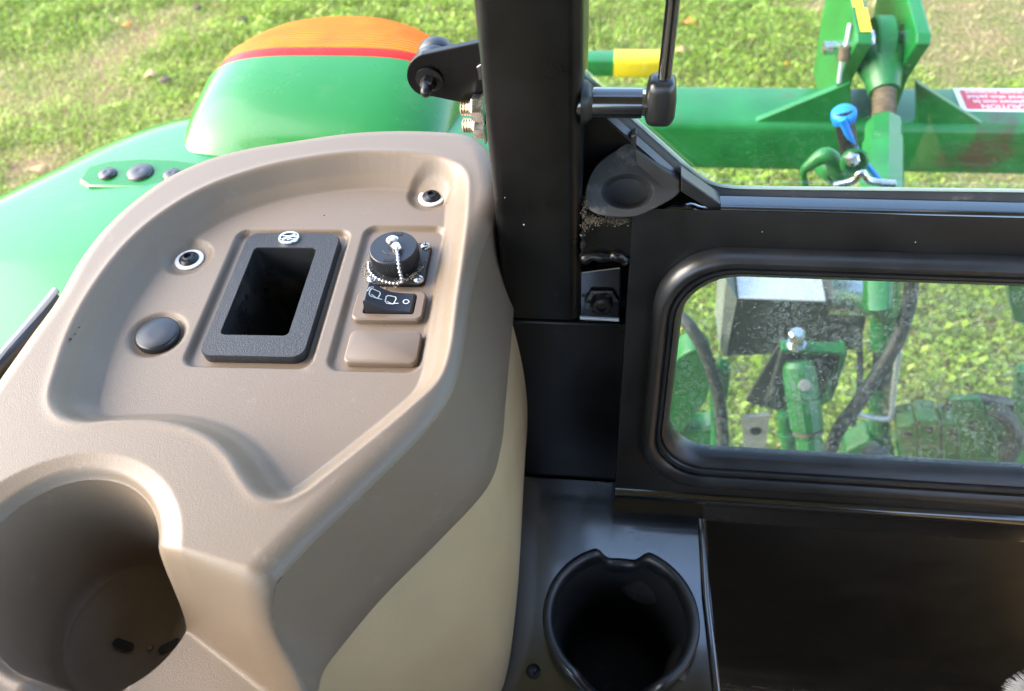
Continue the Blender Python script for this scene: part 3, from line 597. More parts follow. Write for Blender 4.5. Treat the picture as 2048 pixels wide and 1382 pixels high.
# ------------------------------------------------------------------ side console
DR = 0.371; FL = 0.021; SUBD = 0.0045
con = thing('side_console', 'taupe moulded plastic side console with recessed tray, cup well and switches', 'console', (-0.25, 0.30, H - DE))
out_px = [(1000, 400), (996, 350), (984, 310), (970, 286), (945, 268), (900, 260), (800, 257), (700, 262), (600, 276), (500, 292), (420, 313), (340, 347), (270, 394), (205, 452), (150, 522), (105, 600),
          (55, 668), (5, 738), (-60, 830), (-160, 980), (-260, 1180), (-260, 1480), (0, 1640), (300, 1620), (480, 1480), (556, 1370), (545, 1290), (520, 1200), (600, 1100), (700, 1002), (800, 905), (862, 838), (905, 770), (925, 690), (938, 600), (955, 520), (975, 460)]
outl = catmull([atz(u, v, DR + 0.004) for u, v in out_px], 5, True)[:, :2]
rec_px = [(104, 792), (116, 738), (146, 652), (192, 570), (252, 492), (322, 430), (412, 376), (512, 340), (612, 318), (716, 306), (820, 308), (892, 320), (928, 346), (932, 400), (922, 500), (908, 600), (896, 690), (872, 756), (815, 812), (740, 874), (660, 938), (604, 980),
          (558, 998), (518, 988), (490, 955), (460, 908), (420, 872), (370, 850), (310, 838), (230, 838), (168, 842), (122, 828)]
recl = catmull([atz(u, v, DR) for u, v in rec_px], 5, True)[:, :2]
cen = lambda pxs, d: Vector((sum(atz(u, v, d).x for u, v in pxs) / len(pxs), sum(atz(u, v, d).y for u, v in pxs) / len(pxs)))
TH = math.radians(2.0); EX = Vector((math.cos(TH), math.sin(TH))); EY = Vector((-math.sin(TH), math.cos(TH)))
def loc2(c, x, y): return (c[0] + EX.x * x + EY.x * y, c[1] + EX.y * x + EY.y * y)
# features seen in the tray
BINC = cen([(497, 470), (684, 472), (612, 727), (400, 716)], DR + FL + 0.001); BW, BH = 0.0705, 0.1175
bin_sub = [loc2((BINC[0] - 0.002, BINC[1] - 0.0005), x, y) for x, y in rrect(BW + 0.015, BH + 0.012, 0.008)]
col_sub_px = [(727, 447), (886, 458), (846, 746), (660, 738)]
cp = [atz(u, v, DR + FL) for u, v in col_sub_px]; COLC = Vector(((cp[0].x + cp[1].x + cp[2].x + cp[3].x) / 4, (cp[0].y + cp[1].y + cp[2].y + cp[3].y) / 4))
CW = ((cp[1] - cp[0]).length + (cp[2] - cp[3]).length) / 2; CH = ((cp[0] - cp[3]).length + (cp[1] - cp[2]).length) / 2
col_sub = [loc2(COLC, x, y) for x, y in rrect(CW, CH, 0.009)]
WA = [atz(863, 393, DR + FL + 0.002), atz(378, 518, DR + FL + 0.002)]; PLG = atz(314, 668, DR + FL)
CUP = (-0.2778, 0.1535); CR = 0.0500
st = 0.00095
gx = np.arange(-0.50, -0.055, st); gy = np.arange(0.02, 0.56, st); X, Y = np.meshgrid(gx, gy)
d_out = sdf(outl, X, Y); d_rec = sdf(recl, X, Y)
def cons_h(X, Y, d_out, d_rec):
    Z = np.zeros_like(X)
    Z -= FL * (0.72 * sstep(d_rec, -0.003, 0.0125) + 0.28 * sstep(d_rec, 0.010, 0.019))
    Z += 0.0006 * np.exp(-((d_rec + 0.001) / 0.004) ** 2)
    inrec = sstep(d_rec, 0.006, 0.016)
    Z -= SUBD * inrec * sstep(sdf(bin_sub, X, Y), -0.0015, 0.003)
    Z -= SUBD * 0.8 * inrec * sstep(sdf(col_sub, X, Y), -0.0015, 0.003)
    for c, r, dep in ((WA[0], 0.0165, 0.0035), (WA[1], 0.0165, 0.0035), (PLG, 0.0185, 0.0035)):
        Z -= dep * sstep(r - np.hypot(X - c.x, Y - c.y), -0.003, 0.004)
    # cup well: ring chamfer, mug-handle trough to the right, low front rim
    rr = np.hypot(X - CUP[0], Y - CUP[1]); a = np.degrees(np.arctan2(Y - CUP[1], X - CUP[0]))
    # trough band between two lines
    c0 = np.array([CUP[0] + 0.057, CUP[1] + 0.0055]); dirn = np.array([0.965, -0.262]); nrm_ = np.array([0.262, 0.965])
    s_ = (X - c0[0]) * dirn[0] + (Y - c0[1]) * dirn[1]; q = (X - c0[0]) * nrm_[0] + (Y - c0[1]) * nrm_[1]
    wq_ = 0.015 + 0.20 * np.clip(s_, 0, 0.08)
    band = sstep(-q / wq_, -0.45, 1.15) * sstep(s_, -0.050, -0.016) * sstep(q, -0.092, -0.058)
    Z -= 0.070 * band
    Z -= (1 - band) * (0.0065 * np.clip((0.0685 - np.hypot(X - CUP[0], Y - CUP[1] + 0.0065)) / 0.017, 0, 1) + 0.005 * (1 - sstep(rr - CR, 0, 0.006)) ** 2)
    front = sstep(-(Y - CUP[1]), 0.015, 0.045) * (1 - sstep(X - CUP[0], 0.0, 0.03))
    Z -= 0.030 * front
    # rounded outer edge
    r0 = 0.015; dd = np.clip(d_out, 0, r0); Z -= 0.82 * (r0 - np.sqrt(np.maximum(r0 ** 2 - (r0 - dd) ** 2 * 0.94, 0)))
    return Z
Xs, Ys, keep = snap(X, Y, d_out, st)
rr = np.hypot(Xs - CUP[0], Ys - CUP[1]); dcup = rr - CR
near = (dcup < 0) & (dcup > -2.2 * st)
Xs = np.where(near, CUP[0] + (Xs - CUP[0]) * CR / np.maximum(rr, 1e-6), Xs); Ys = np.where(near, CUP[1] + (Ys - CUP[1]) * CR / np.maximum(rr, 1e-6), Ys)
keep &= (dcup > -2.2 * st)
lx = (Xs - BINC[0]) * EX.x + (Ys - BINC[1]) * EX.y; ly = (Xs - BINC[0]) * EY.x + (Ys - BINC[1]) * EY.y
keep &= ~((np.abs(lx) < 0.030) & (np.abs(ly) < 0.054))
Zs = H - DR + cons_h(Xs, Ys, d_out, d_rec)
shell = grid_mesh('tray_shell', Xs, Ys, Zs, keep, 'console', con)
# outer skirt flaring down to the lower edge: one lower control point for every rim control point
low_of = {(1000, 400): (1036, 430), (975, 460): (1034, 500), (955, 520): (1031, 565), (938, 600): (1026, 640), (925, 690): (1019, 720), (905, 770): (1011, 810), (862, 838): (1003, 890), (800, 905): (975, 975), (700, 1002): (880, 1080),
          (600, 1100): (770, 1190), (520, 1200): (695, 1278), (545, 1290): (660, 1322), (556, 1370): (620, 1370), (480, 1480): (540, 1470), (300, 1620): (430, 1600), (0, 1640): (100, 1740)}
lowc = []
for q in out_px:
    if q in low_of: p = atz(*low_of[q], DE); lowc.append((p.x, p.y, p.z))
    else: p = atz(*q, DR + 0.004); lowc.append((p.x, p.y, H - DE - 0.02))
lowl = catmull(lowc, 5, True); nO = len(outl)
zo = H - DR + cons_h(outl[:, 0], outl[:, 1], np.zeros(nO), sdf(recl, outl[:, 0], outl[:, 1]))
topl = np.c_[outl, zo]; rows = []
cq = np.array([-0.25, 0.3]); dq = topl[:, :2] - cq; dq = dq / np.linalg.norm(dq, axis=1)[:, None]; r_ = topl.copy(); r_[:, :2] -= dq * 0.004; r_[:, 2] -= 0.0015; rows.append(r_)
for f in (0, 0.06, 0.14, 0.3, 0.5, 0.75, 1.0):
    g_ = f ** 1.15; r_ = topl.copy(); r_[:, :2] = topl[:, :2] * (1 - g_) + lowl[:, :2] * g_; r_[:, 2] = topl[:, 2] * (1 - f) + lowl[:, 2] * f; rows.append(r_)
cxm = np.array([-0.25, 0.3]); dl = lowl[:, :2] - cxm; dl = dl / np.linalg.norm(dl, axis=1)[:, None]
for ins_, dz_ in ((0.0005, -0.0012), (0.002, -0.0016), (0.0035, -0.0010), (0.0040, 0.010)):
    r_ = lowl.copy(); r_[:, :2] -= dl * ins_; r_[:, 2] += dz_; rows.append(r_)
b = MB(); b.loft(rows); b.build('console_skirt', 'console', con, 80)
# cup well
n = 96; ths = [2 * math.pi * i / n for i in range(n)]
cx_ = np.array([CUP[0] + CR * math.cos(t) for t in ths]); cy_ = np.array([CUP[1] + CR * math.sin(t) for t in ths])
zc = H - DR + cons_h(cx_, cy_, np.full(n, 1.0), np.full(n, -1.0))
CZ = H - 0.478
def cring(r, z, blend=None, c=(0.0, 0.0)): return [(CUP[0] + c[0] + r * math.cos(t), CUP[1] + c[1] + r * math.sin(t), z) for t in ths]
rings = [[(cx_[i], cy_[i], zc[i] + 0.0002) for i in range(n)]]
for f, r in ((0.03, 0.0496), (0.10, 0.0488), (0.35, 0.0470), (0.7, 0.0450), (0.9, 0.0436)):
    rings.append([(CUP[0] + r * math.cos(ths[i]), CUP[1] + r * math.sin(ths[i]), lin(zc[i], CZ + 0.006, f)) for i in range(n)])
for r, z in ((0.0428, CZ + 0.006), (0.0405, CZ + 0.0045), (0.037, CZ + 0.004), (0.0355, CZ + 0.001), (0.024, CZ), (0.0225, CZ - 0.0015), (0.012, CZ - 0.002), (0.002, CZ - 0.002)):
    rings.append(cring(r, z))
b = MB(); b.loft(rings, True, False, True); cw = b.build('cup_well', 'console', con, 60)
for (u, v, a) in ((247, 1290, -0.2), (340, 1293, 0.6)):
    p = atz(u, v, H - CZ); b = MB(); b.prism([(p.x + x * math.cos(a) - y * math.sin(a), p.y + x * math.sin(a) + y * math.cos(a), CZ + 0.0012) for x, y in rrect(0.0135, 0.0052, 0.0025)], (0, 0, -0.001)); b.build('drain_slot', 'floor', cw, 0)
p = atz(298, 1295, H - CZ); b = MB(); b.lathe((p.x, p.y, CZ - 0.002), (0, 0, 1), [(0.002, 0), (0.002, 0.002), (0.0008, 0.0026)], 6); b.build('mould_pip', 'console', cw, 30)

# bin: frame plate, deep well and badge
ZB = H - DR - FL - SUBD
def pl2(c, pts, z): return [(*loc2(c, x, y), z) for x, y in pts]
bop = [atz(u, v, DR + FL + SUBD - 0.0068) for u, v in [(508, 494), (630, 496), (579, 670), (441, 670)]]
OC = (sum(p.x for p in bop) / 4, sum(p.y for p in bop) / 4); OW = ((bop[1] - bop[0]).length + (bop[2] - bop[3]).length) / 2; OH = (bop[0].y + bop[1].y - bop[2].y - bop[3].y) / 2
fo = rrect(BW, BH, 0.0085, 6); fi = rrect(OW, OH, 0.0035, 6)
b = MB(); b.loft([pl2(BINC, fo, ZB - 0.002), pl2(BINC, fo, ZB + 0.0055), pl2(BINC, [(x * 0.985, y * 0.99) for x, y in fo], ZB + 0.0068), pl2(OC, [(x * 1.01, y * 1.006) for x, y in fi], ZB + 0.0068), pl2(OC, fi, ZB + 0.006)])
binf = b.build('bin_frame', 'grain', con, 35)
b = MB(); b.loft([pl2(OC, fi, ZB + 0.006), pl2(OC, [(x * 0.97, y * 0.97) for x, y in fi], ZB - 0.03), pl2(OC, [(x * 0.92, y * 0.93) for x, y in fi], ZB - 0.085)], True, False, True); b.build('bin_well', 'binwall', binf, 35)
bc = atz(578, 476, DR + FL + SUBD - 0.0075); b = MB()
er = [(0.0080 * math.cos(t), 0.0066 * math.sin(t)) for t in np.linspace(0, 2 * math.pi, 40, endpoint=False)]
b.loft([[(bc.x + x, bc.y + y, ZB + 0.0066) for x, y in er], [(bc.x + x, bc.y + y, ZB + 0.0080) for x, y in er], [(bc.x + x * 0.94, bc.y + y * 0.94, ZB + 0.0086) for x, y in er], [(bc.x + x * 0.72, bc.y + y * 0.68, ZB + 0.0086) for x, y in er], [(bc.x + x * 0.70, bc.y + y * 0.66, ZB + 0.0078) for x, y in er]], True, True, False)
def bar2(b, c, p, q, wd, z):
    p = Vector(p); q = Vector(q); t = (q - p).normalized(); s_ = Vector((-t.y, t.x)) * wd / 2
    b.prism([(c.x + a.x, c.y + a.y, z) for a in (p - s_, q - s_, q + s_, p + s_)], (0, 0, 0.0007))
bar2(b, bc, (-0.0052, -0.0034), (0.0052, 0.0034), 0.0022, ZB + 0.0079)
bar2(b, bc, (-0.005, 0.0014), (0.0055, 0.0006), 0.0012, ZB + 0.0078); bar2(b, bc, (-0.0005, -0.0030), (0.0025, -0.0010), 0.0012, ZB + 0.0078); bar2(b, bc, (0.0005, -0.0018), (0.0052, -0.0016), 0.0009, ZB + 0.0077)
b.build('bin_badge', 'steel', binf, 40)
b = MB(); b.prism([(bc.x + x * 0.71, bc.y + y * 0.67, ZB + 0.0072) for x, y in er], (0, 0, 0.0005)); b.build('badge_field', 'grain', binf, 0)

# power outlet: square plate, screws, knurled cap, rivet and bead chain
ZC = H - DR - FL - SUBD * 0.8
pc = atz(797, 510, DR + FL); capc = atz(792, 491, DR + FL - 0.018)
CAPX, CAPY = atz(791, 515, DR + FL - 0.004).x, atz(791, 515, DR + FL - 0.004).y
plc = (CAPX + 0.002, CAPY - 0.0005)
b = MB(); sq = rrect(0.0415, 0.0415, 0.005, 5); b.loft([pl2(plc, sq, ZC - 0.001), pl2(plc, sq, ZC + 0.0026), pl2(plc, [(x * 0.97, y * 0.97) for x, y in sq], ZC + 0.0034)], True, False, True); plate = b.build('outlet_plate', 'grain', con, 35)
for sx_, sy_ in ((-1, -1), (1, -1), (1, 1), (-1, 1)):
    q = loc2(plc, sx_ * 0.0166, sy_ * 0.0166); b = MB()
    b.lathe((q[0], q[1], ZC + 0.003), (0, 0, 1), [(0.0037, 0), (0.0036, 0.001), (0.0029, 0.0019), (0.0016, 0.0024)], 20); s1 = b.build('screw', 'steel', plate, 50)
    b = MB(); b.box((q[0], q[1], ZC + 0.0055), (0.0036, 0.0007, 0.0005)); b.box((q[0], q[1], ZC + 0.00545), (0.0007, 0.0036, 0.0005)); b.build('screw_slot', 'dark_steel', plate, 0)
ZK = ZC + 0.0034
b = MB(); b.lathe((CAPX, CAPY, ZK), (0, 0, 1), [(0.0152, 0), (0.0152, 0.003), (0.0172, 0.0035), (0.0172, 0.0125), (0.0166, 0.0137), (0.0160, 0.0141), (0.002, 0.0141)], 144,
                lambda th, h, i: (1 - 0.028 * (i % 2)) if 0.003 < h < 0.0132 else 1); cap = b.build('outlet_cap', 'cap', con, 30)
ZT = ZK + 0.0141
for sy_ in (1, -1):
    b = MB(); b.box((CAPX + 0.0005 * sy_, CAPY + sy_ * 0.0132, ZT + 0.0001), (0.0068, 0.0022, 0.0006)); b.build('cap_slot', 'floor', cap, 0)
for a0, r_ in ((100, 0.0075), (210, 0.0075), (300, 0.008)):
    b = MB(); b.tube([(CAPX + r_ * math.cos(math.radians(a0 + 6 * k)), CAPY + r_ * math.sin(math.radians(a0 + 6 * k)), ZT) for k in range(9)], 0.00035, 5); b.build('cap_moulding', 'cap', cap, 60)
rv = atz(790, 468, H - ZT - 0.004); rx, ry = CAPX - 0.0005, CAPY + 0.003
b = MB(); b.lathe((rx, ry, ZT), (0, 0, 1), [(0.0026, 0), (0.0026, 0.003), (0.0042, 0.0032), (0.0042, 0.0046), (0.0030, 0.0055), (0.001, 0.0057)], 24); b.build('cap_rivet', 'steel', cap, 50)
b = MB(); b.lathe((rx + 0.003, ry - 0.0035, ZT + 0.0016), (0.5, -0.7, 0.25), [(0.0032, -0.001), (0.0034, 0), (0.0030, 0.002), (0.0022, 0.0055), (0.0012, 0.006)], 16); b.build('chain_ferrule', 'steel', cap, 50)
chain = catmull([(rx + 0.004, ry - 0.006, ZT + 0.0018), (rx + 0.0062, ry - 0.013, ZT + 0.0014), (rx + 0.0075, ry - 0.0185, ZT + 0.0008), (rx + 0.0085, ry - 0.0225, ZT - 0.004), (rx + 0.009, ry - 0.0232, ZT - 0.010), (rx + 0.0085, ry - 0.0255, ZK + 0.0018),
                 (rx + 0.003, ry - 0.0258, ZK + 0.0016), (rx - 0.004, ry - 0.0242, ZK + 0.0016), (rx - 0.011, ry - 0.0205, ZK + 0.0018), (rx - 0.0165, ry - 0.0140, ZK + 0.0022), (rx - 0.0185, ry - 0.006, ZK + 0.0024)], 24)
b = MB(); acc = 0; last = chain[0]; bead = lambda p: b.lathe(p, (0.2, 0.3, 1), [(0.0002, -0.00135), (0.00095, -0.00095), (0.00135, 0), (0.00095, 0.00095), (0.0002, 0.00135)], 10); bead(Vector(last))
for p in chain[1:]:
    acc += np.linalg.norm(p - last); last = p
    if acc > 0.0027: bead(Vector(p)); acc = 0
b.tube([Vector(p) for p in chain[::3]], 0.0004, 5); ch = b.build('bead_chain', 'steel', cap, 60); ch['kind'] = 'stuff'
# grit collected round the outlet
b = MB()
for k in range(420):
    a = rnd.uniform(2.4, 4.6) if k % 3 else rnd.uniform(-1.5, 0.2); r_ = rnd.gauss(0.0215, 0.0022) if k % 3 else rnd.gauss(0.0195, 0.001); x, y = CAPX + r_ * math.cos(a), CAPY + r_ * math.sin(a) * 1.05
    s_ = rnd.uniform(0.0002, 0.00055); z = (ZK + 0.0002) if max(abs(x - plc[0]), abs(y - plc[1])) < 0.020 else ZC + 0.0003
    b.add([(x - s_, y, z), (x + s_, y - s_, z), (x + s_ * 0.4, y + s_, z), (x, y, z + s_ * 1.4)], [(0, 1, 3), (1, 2, 3), (2, 0, 3)])
o = b.build('grit', mat('grit', (0.42, 0.37, 0.30), 0.9, var=0.3, vscale=300), con, 0); o['kind'] = 'stuff'

# wiper switch: bezel, rocker, printed symbols
sc_ = atz(779, 612, DR + FL); swc = (sc_.x, sc_.y)
b = MB(); bo = rrect(0.0480, 0.0262, 0.0045, 5); bi = rrect(0.0345, 0.0185, 0.002, 5); bic = loc2(swc, 0.0005, 0.001)
b.loft([pl2(swc, bo, ZC - 0.001), pl2(swc, bo, ZC + 0.0038), pl2(swc, [(x * 0.96, y * 0.93) for x, y in bo], ZC + 0.0050), pl2(bic, [(x * 1.02, y * 1.03) for x, y in bi], ZC + 0.0050), pl2(bic, bi, ZC + 0.0045), pl2(bic, bi, ZC - 0.002)]); bez = b.build('switch_bezel', 'cover', con, 35)
b = MB(); b.prism(pl2(bic, bi, ZC + 0.0005), (0, 0, -0.001)); b.build('switch_floor', 'floor', bez, 0)
# rocker: left end raised, bends in the middle
def rk(x, y, z): return (*loc2(bic, x, y), ZC + z)
pf = [(-0.0160, 0.001), (-0.0150, 0.0160), (-0.0136, 0.0168), (-0.0122, 0.0163), (0.0, 0.0078), (0.0150, 0.0060), (0.0163, 0.0045), (0.0165, 0.0005)]
b = MB(); rings = []
for y, dz in ((-0.0086, -0.0012), (-0.0080, 0.0), (0.0080, 0.0), (0.0086, -0.0012)):
    rings.append([rk(x, y, max(0.0004, z + dz)) for x, z in pf])
b.loft(rings, True, True, True); rock = b.build('rocker', 'cap', bez, 30)
def topz(x): return float(np.interp(x, [q[0] for q in pf[2:6]], [q[1] for q in pf[2:6]])) + 0.00012
def stroke(b, pts, wd=0.00062):
    pts = [Vector(p) for p in pts]
    for i in range(len(pts) - 1):
        p, q = pts[i], pts[i + 1]; t = (q - p).normalized(); s_ = Vector((-t.y, t.x)) * wd / 2; p = p - t * wd * 0.3; q = q + t * wd * 0.3
        v = [rk(a.x, a.y, topz(a.x) + 0.00003 * i) for a in (p - s_, q - s_, q + s_, p + s_)]; b.add(v, [(0, 1, 2, 3)])
def wind(cx0, cy0, s): return [(cx0 + x * s, cy0 + y * s) for x, y in ((-0.0030, 0.0020), (-0.0022, 0.0034), (0.0024, 0.0034), (0.0030, 0.0018), (0.0024, -0.0016), (0.0018, -0.0030), (-0.0020, -0.0034), (-0.0030, -0.0024), (-0.0030, 0.0020))]
b = MB(); stroke(b, wind(-0.0088, 0.0002, 1.0)); stroke(b, [(-0.0104, -0.0014), (-0.0074, -0.0026), (-0.0042, -0.0018)]); stroke(b, [(-0.0116, 0.0048), (-0.0104, 0.0052)]); stroke(b, [(-0.0130, 0.0025), (-0.0122, 0.0040)]); stroke(b, [(-0.0132, 0.0004), (-0.0130, 0.0014)])
b.build('wash_wipe_symbol', 'print', bez, 0)
b = MB(); stroke(b, wind(0.0010, 0.0002, 1.05)); stroke(b, [(-0.0012, -0.0016), (0.0022, -0.0026), (0.0062, -0.0016)]); b.build('wipe_symbol', 'print', bez, 0)
b = MB(); stroke(b, [(0.0112 + 0.0019 * math.cos(t), 0.0002 + 0.0019 * math.sin(t)) for t in np.linspace(0, 2 * math.pi, 21)]); b.build('off_symbol', 'print', bez, 0)
# blank switch cover
bl = atz(765, 689, DR + FL - 0.003); blc = (bl.x, bl.y); bo = rrect(0.0480, 0.0272, 0.0045, 6)
b = MB(); b.loft([pl2(blc, bo, ZC - 0.001), pl2(blc, bo, ZC + 0.0036), pl2(blc, [(x * 0.985, y * 0.97) for x, y in bo], ZC + 0.0046), pl2(blc, [(x * 0.95, y * 0.92) for x, y in bo], ZC + 0.0050)], True, False, True); b.build('blank_cover', 'cover', con, 50)
# fixing bolts with pale washers
for p in WA:
    z = H - DR - FL - 0.0035; b = MB()
    b.lathe((p.x, p.y, z - 0.0005), (0, 0, 1), [(0.0104, 0), (0.0104, 0.0016), (0.0098, 0.0020), (0.0070, 0.0020), (0.0070, 0.001)], 40); wsh = b.build('washer', 'white', con, 40)
    b = MB(); b.lathe((p.x, p.y, z), (0, 0, 1), [(0.0072, 0.0005), (0.0072, 0.0022), (0.0060, 0.0030), (0.0050, 0.0033), (0.0042, 0.0046), (0.0026, 0.0049), (0.0022, 0.0030)], 28); b.build('bolt', 'dark_steel', wsh, 40)
# rubber plug
z = H - DR - FL - 0.0035; b = MB()
b.lathe((PLG.x, PLG.y, z), (0, 0, 1), [(0.0146, 0), (0.0149, 0.0035), (0.0142, 0.0048), (0.0130, 0.0054), (0.004, 0.0055)], 48); b.build('rubber_plug', 'cap', con, 50)

# ------------------------------------------------------------------ black cup holder on the shelf
SZ = shelf_z(CC[1])
cup = thing('cup_holder', 'black rubber cup holder with notched rim on the glossy shelf', 'cup holder', (CC[0], CC[1], SZ))
def cring2(r, z, dip=0.0, notch=0.0):
    out = []
    for i in range(120):
        t = 2 * math.pi * i / 120; a = math.degrees(t) % 360
        back = math.exp(-(((a - 90) / 17) ** 6)); fr = math.exp(-(((a - 268) / 26) ** 4))
        rr = r * (1 - 0.075 * notch * back - 0.02 * notch * fr); zz = z - dip * (0.016 * back + 0.030 * fr)
        out.append((CC[0] + rr * math.cos(t), CC[1] + rr * math.sin(t) * 0.985, zz))
    return out
T_ = SZ + 0.028
b = MB(); b.loft([cring2(RO * 0.91, SZ - 0.016), cring2(RO * 0.94, SZ + 0.004, 0, .3), cring2(RO * 0.985, T_ - 0.012, 0.8, 1), cring2(RO, T_ - 0.006, 1, 1), cring2(RO * 0.99, T_ - 0.0015, 1, 1), cring2(RO * 0.945, T_, 1, 1), cring2(RO * 0.895, T_ - 0.0012, 1, 1), cring2(RO * 0.865, T_ - 0.006, 1, 1),
                  cring2(RO * 0.85, T_ - 0.016, 0.9, 1)], True, False, False)
b.build('rubber_body', 'rubber', cup, 60)
b = MB(); b.loft([cring2(RO * 0.85, T_ - 0.016, 0.9, 1), cring2(RO * 0.80, T_ - 0.06, 0.1, .4), cring2(RO * 0.74, T_ - 0.12), cring2(RO * 0.70, T_ - 0.165), cring2(RO * 0.6, T_ - 0.17), cring2(0.004, T_ - 0.171)], True, False, True); b.build('inner_well', 'well', cup, 60)
for a, zz in ((50, -0.050), (140, -0.050)):
    t = math.radians(a - 70); b = MB(); c = Vector((CC[0] + RO * 0.80 * math.cos(t), CC[1] + RO * 0.80 * math.sin(t), T_ + zz)); axv = Vector((-math.cos(t), -math.sin(t), 0.35))
    b.lathe(c, axv, [(0.026, -0.006), (0.025, -0.002), (0.021, 0.0008), (0.010, 0.002), (0.001, 0.0022)], 32); b.build('grip_pad', 'well_pad', cup, 60)

# ------------------------------------------------------------------ rear fender with light pod
fen = thing('rear_fender', 'glossy green rear fender with raised light pod outside the cab', 'fender', (-0.4, 0.3, 0.9))
fo_px = [(392, 218), (300, 243), (200, 287), (100, 343), (0, 398), (-120, 470)]
fp = [atz(u, v, 0.505) for u, v in fo_px]
fpts = [(p.x, p.y) for p in fp] + [(-0.78, 0.22), (-0.82, 0.0), (-0.82, -0.5), (-0.44, -0.5), (-0.43, 0.1), (-0.38, 0.36), (-0.30, 0.46), (-0.16, 0.50), (-0.105, 0.53), (-0.095, 0.76), (-0.28, 0.78), (-0.40, 0.765)]
fol = catmull(fpts, 6, True)[:, :2]
st2 = 0.006; gx = np.arange(-0.86, -0.05, st2); gy = np.arange(-0.54, 0.86, st2); X, Y = np.meshgrid(gx, gy); d = sdf(fol, X, Y)
def fen_h(X, Y, d):
    Z = -(0.452 + 0.16 * np.clip(Y - 0.45, 0, 1) ** 1.3 + 0.08 * np.clip(-X - 0.40, 0, 1) ** 1.2)
    r0 = 0.075; dd = np.clip(d, 0, r0); Z -= 0.75 * (r0 - np.sqrt(np.maximum(r0 ** 2 - (r0 - dd) ** 2, 0)))
    return Z
Xs, Ys, keep = snap(X, Y, d, st2)
fs_ = grid_mesh('fender_shell', Xs, Ys, H + fen_h(Xs, Ys, d), keep, 'green', fen)
zf = H + fen_h(fol[:, 0], fol[:, 1], np.zeros(len(fol)))
b = MB(); b.loft([[(x, y, z + 0.0005) for (x, y), z in zip(fol, zf)], [(x * 1.003, y * 1.003, z - 0.02) for (x, y), z in zip(fol, zf)], [(x * 1.005, y * 1.005, z - 0.30) for (x, y), z in zip(fol, zf)]]); b.build('fender_skirt', 'green', fen, 70)
# pad with three plugs
pd = [atz(u, v, 0.464) for u, v in [(150, 362), (172, 334), (215, 322), (285, 317), (350, 320), (420, 330), (470, 345), (470, 375), (420, 379), (280, 379), (170, 376)]]
pcx_ = sum(p.x for p in pd) / len(pd); pcy_ = sum(p.y for p in pd) / len(pd)
b = MB(); zt_ = H - 0.4625; b.loft([[(p.x, p.y, p.z - 0.03) for p in pd], [(p.x, p.y, zt_ - 0.008) for p in pd], [(lin(p.x, pcx_, 0.06), lin(p.y, pcy_, 0.10), zt_) for p in pd]], True, False, True); pad = b.build('plug_pad', 'green', fen, 30, 0.0015, 2)
for (u, v, r_) in ((216, 349, 0.0085), (281, 346, 0.0125), (345, 351, 0.0085)):
    p = atz(u, v, H - zt_); b = MB(); b.lathe((p.x, p.y, zt_), (0, 0, 1), [(r_, -0.001), (r_, 0.0018), (r_ * 0.9, 0.003), (r_ * 0.25, 0.0036), (0.0005, 0.003)], 28); b.build('plug', 'rubber', pad, 50)
# light pod and lens, lofted towards the rear
PCX = -0.305
def dsec(y, w_, zt, zb, cx=PCX, e=3.7, n=48):
    out = []
    for i in range(n + 1):
        t = math.pi * i / n; c, s_ = math.cos(t), math.sin(t)
        out.append((cx + w_ / 2 * math.copysign(abs(c) ** (2 / e), c), y, zb + (zt - zb) * abs(s_) ** (2 / e)))
    return out
D = lambda d: H - d
b = MB(); b.loft([dsec(0.590, 0.245, D(0.500), D(0.53)), dsec(0.600, 0.268, D(0.476), D(0.54)), dsec(0.620, 0.284, D(0.456), D(0.54)), dsec(0.655, 0.296, D(0.442), D(0.55)), dsec(0.70, 0.302, D(0.434), D(0.55)), dsec(0.735, 0.304, D(0.4315), D(0.55))], False); b.build('light_pod', 'green', fen, 80)
b = MB(); b.loft([dsec(0.7355, 0.301, D(0.4325), D(0.56)), dsec(0.742, 0.300, D(0.4305), D(0.56)), dsec(0.7490, 0.299, D(0.4300), D(0.56))], False); b.build('red_lens', 'redlens', fen, 80)
b = MB(); b.loft([dsec(0.7490, 0.299, D(0.4300), D(0.57), e=3.7), dsec(0.775, 0.298, D(0.4295), D(0.57), e=3.6), dsec(0.798, 0.284, D(0.4310), D(0.57), e=3.2), dsec(0.818, 0.262, D(0.4350), D(0.57), e=3), dsec(0.835, 0.23, D(0.442), D(0.57), e=2.8), dsec(0.848, 0.18, D(0.453), D(0.57), e=2.6), dsec(0.856, 0.11, D(0.470), D(0.57), e=2.5), dsec(0.859, 0.05, D(0.495), D(0.57))], False); b.build('amber_lens', 'amber', fen, 80)
# black rubber seal between console and fender, left edge
sl = catmull([atz(u, v, 0.43) for u, v in [(-90, 850), (-10, 745), (40, 690), (92, 622), (110, 596)]], 6); b = MB(); b.tube([Vector(p) for p in sl], 0.006, 10); o = b.build('edge_seal', 'rubber', cab, 60)
sl = catmull([atz(u, v, 0.425) for u, v in [(-90, 820), (-10, 725), (40, 668), (92, 606), (112, 580)]], 6); b = MB(); b.tube([Vector(p) for p in sl], 0.0028, 8); o = b.build('seal_trim_strip', 'sheet', cab, 60)

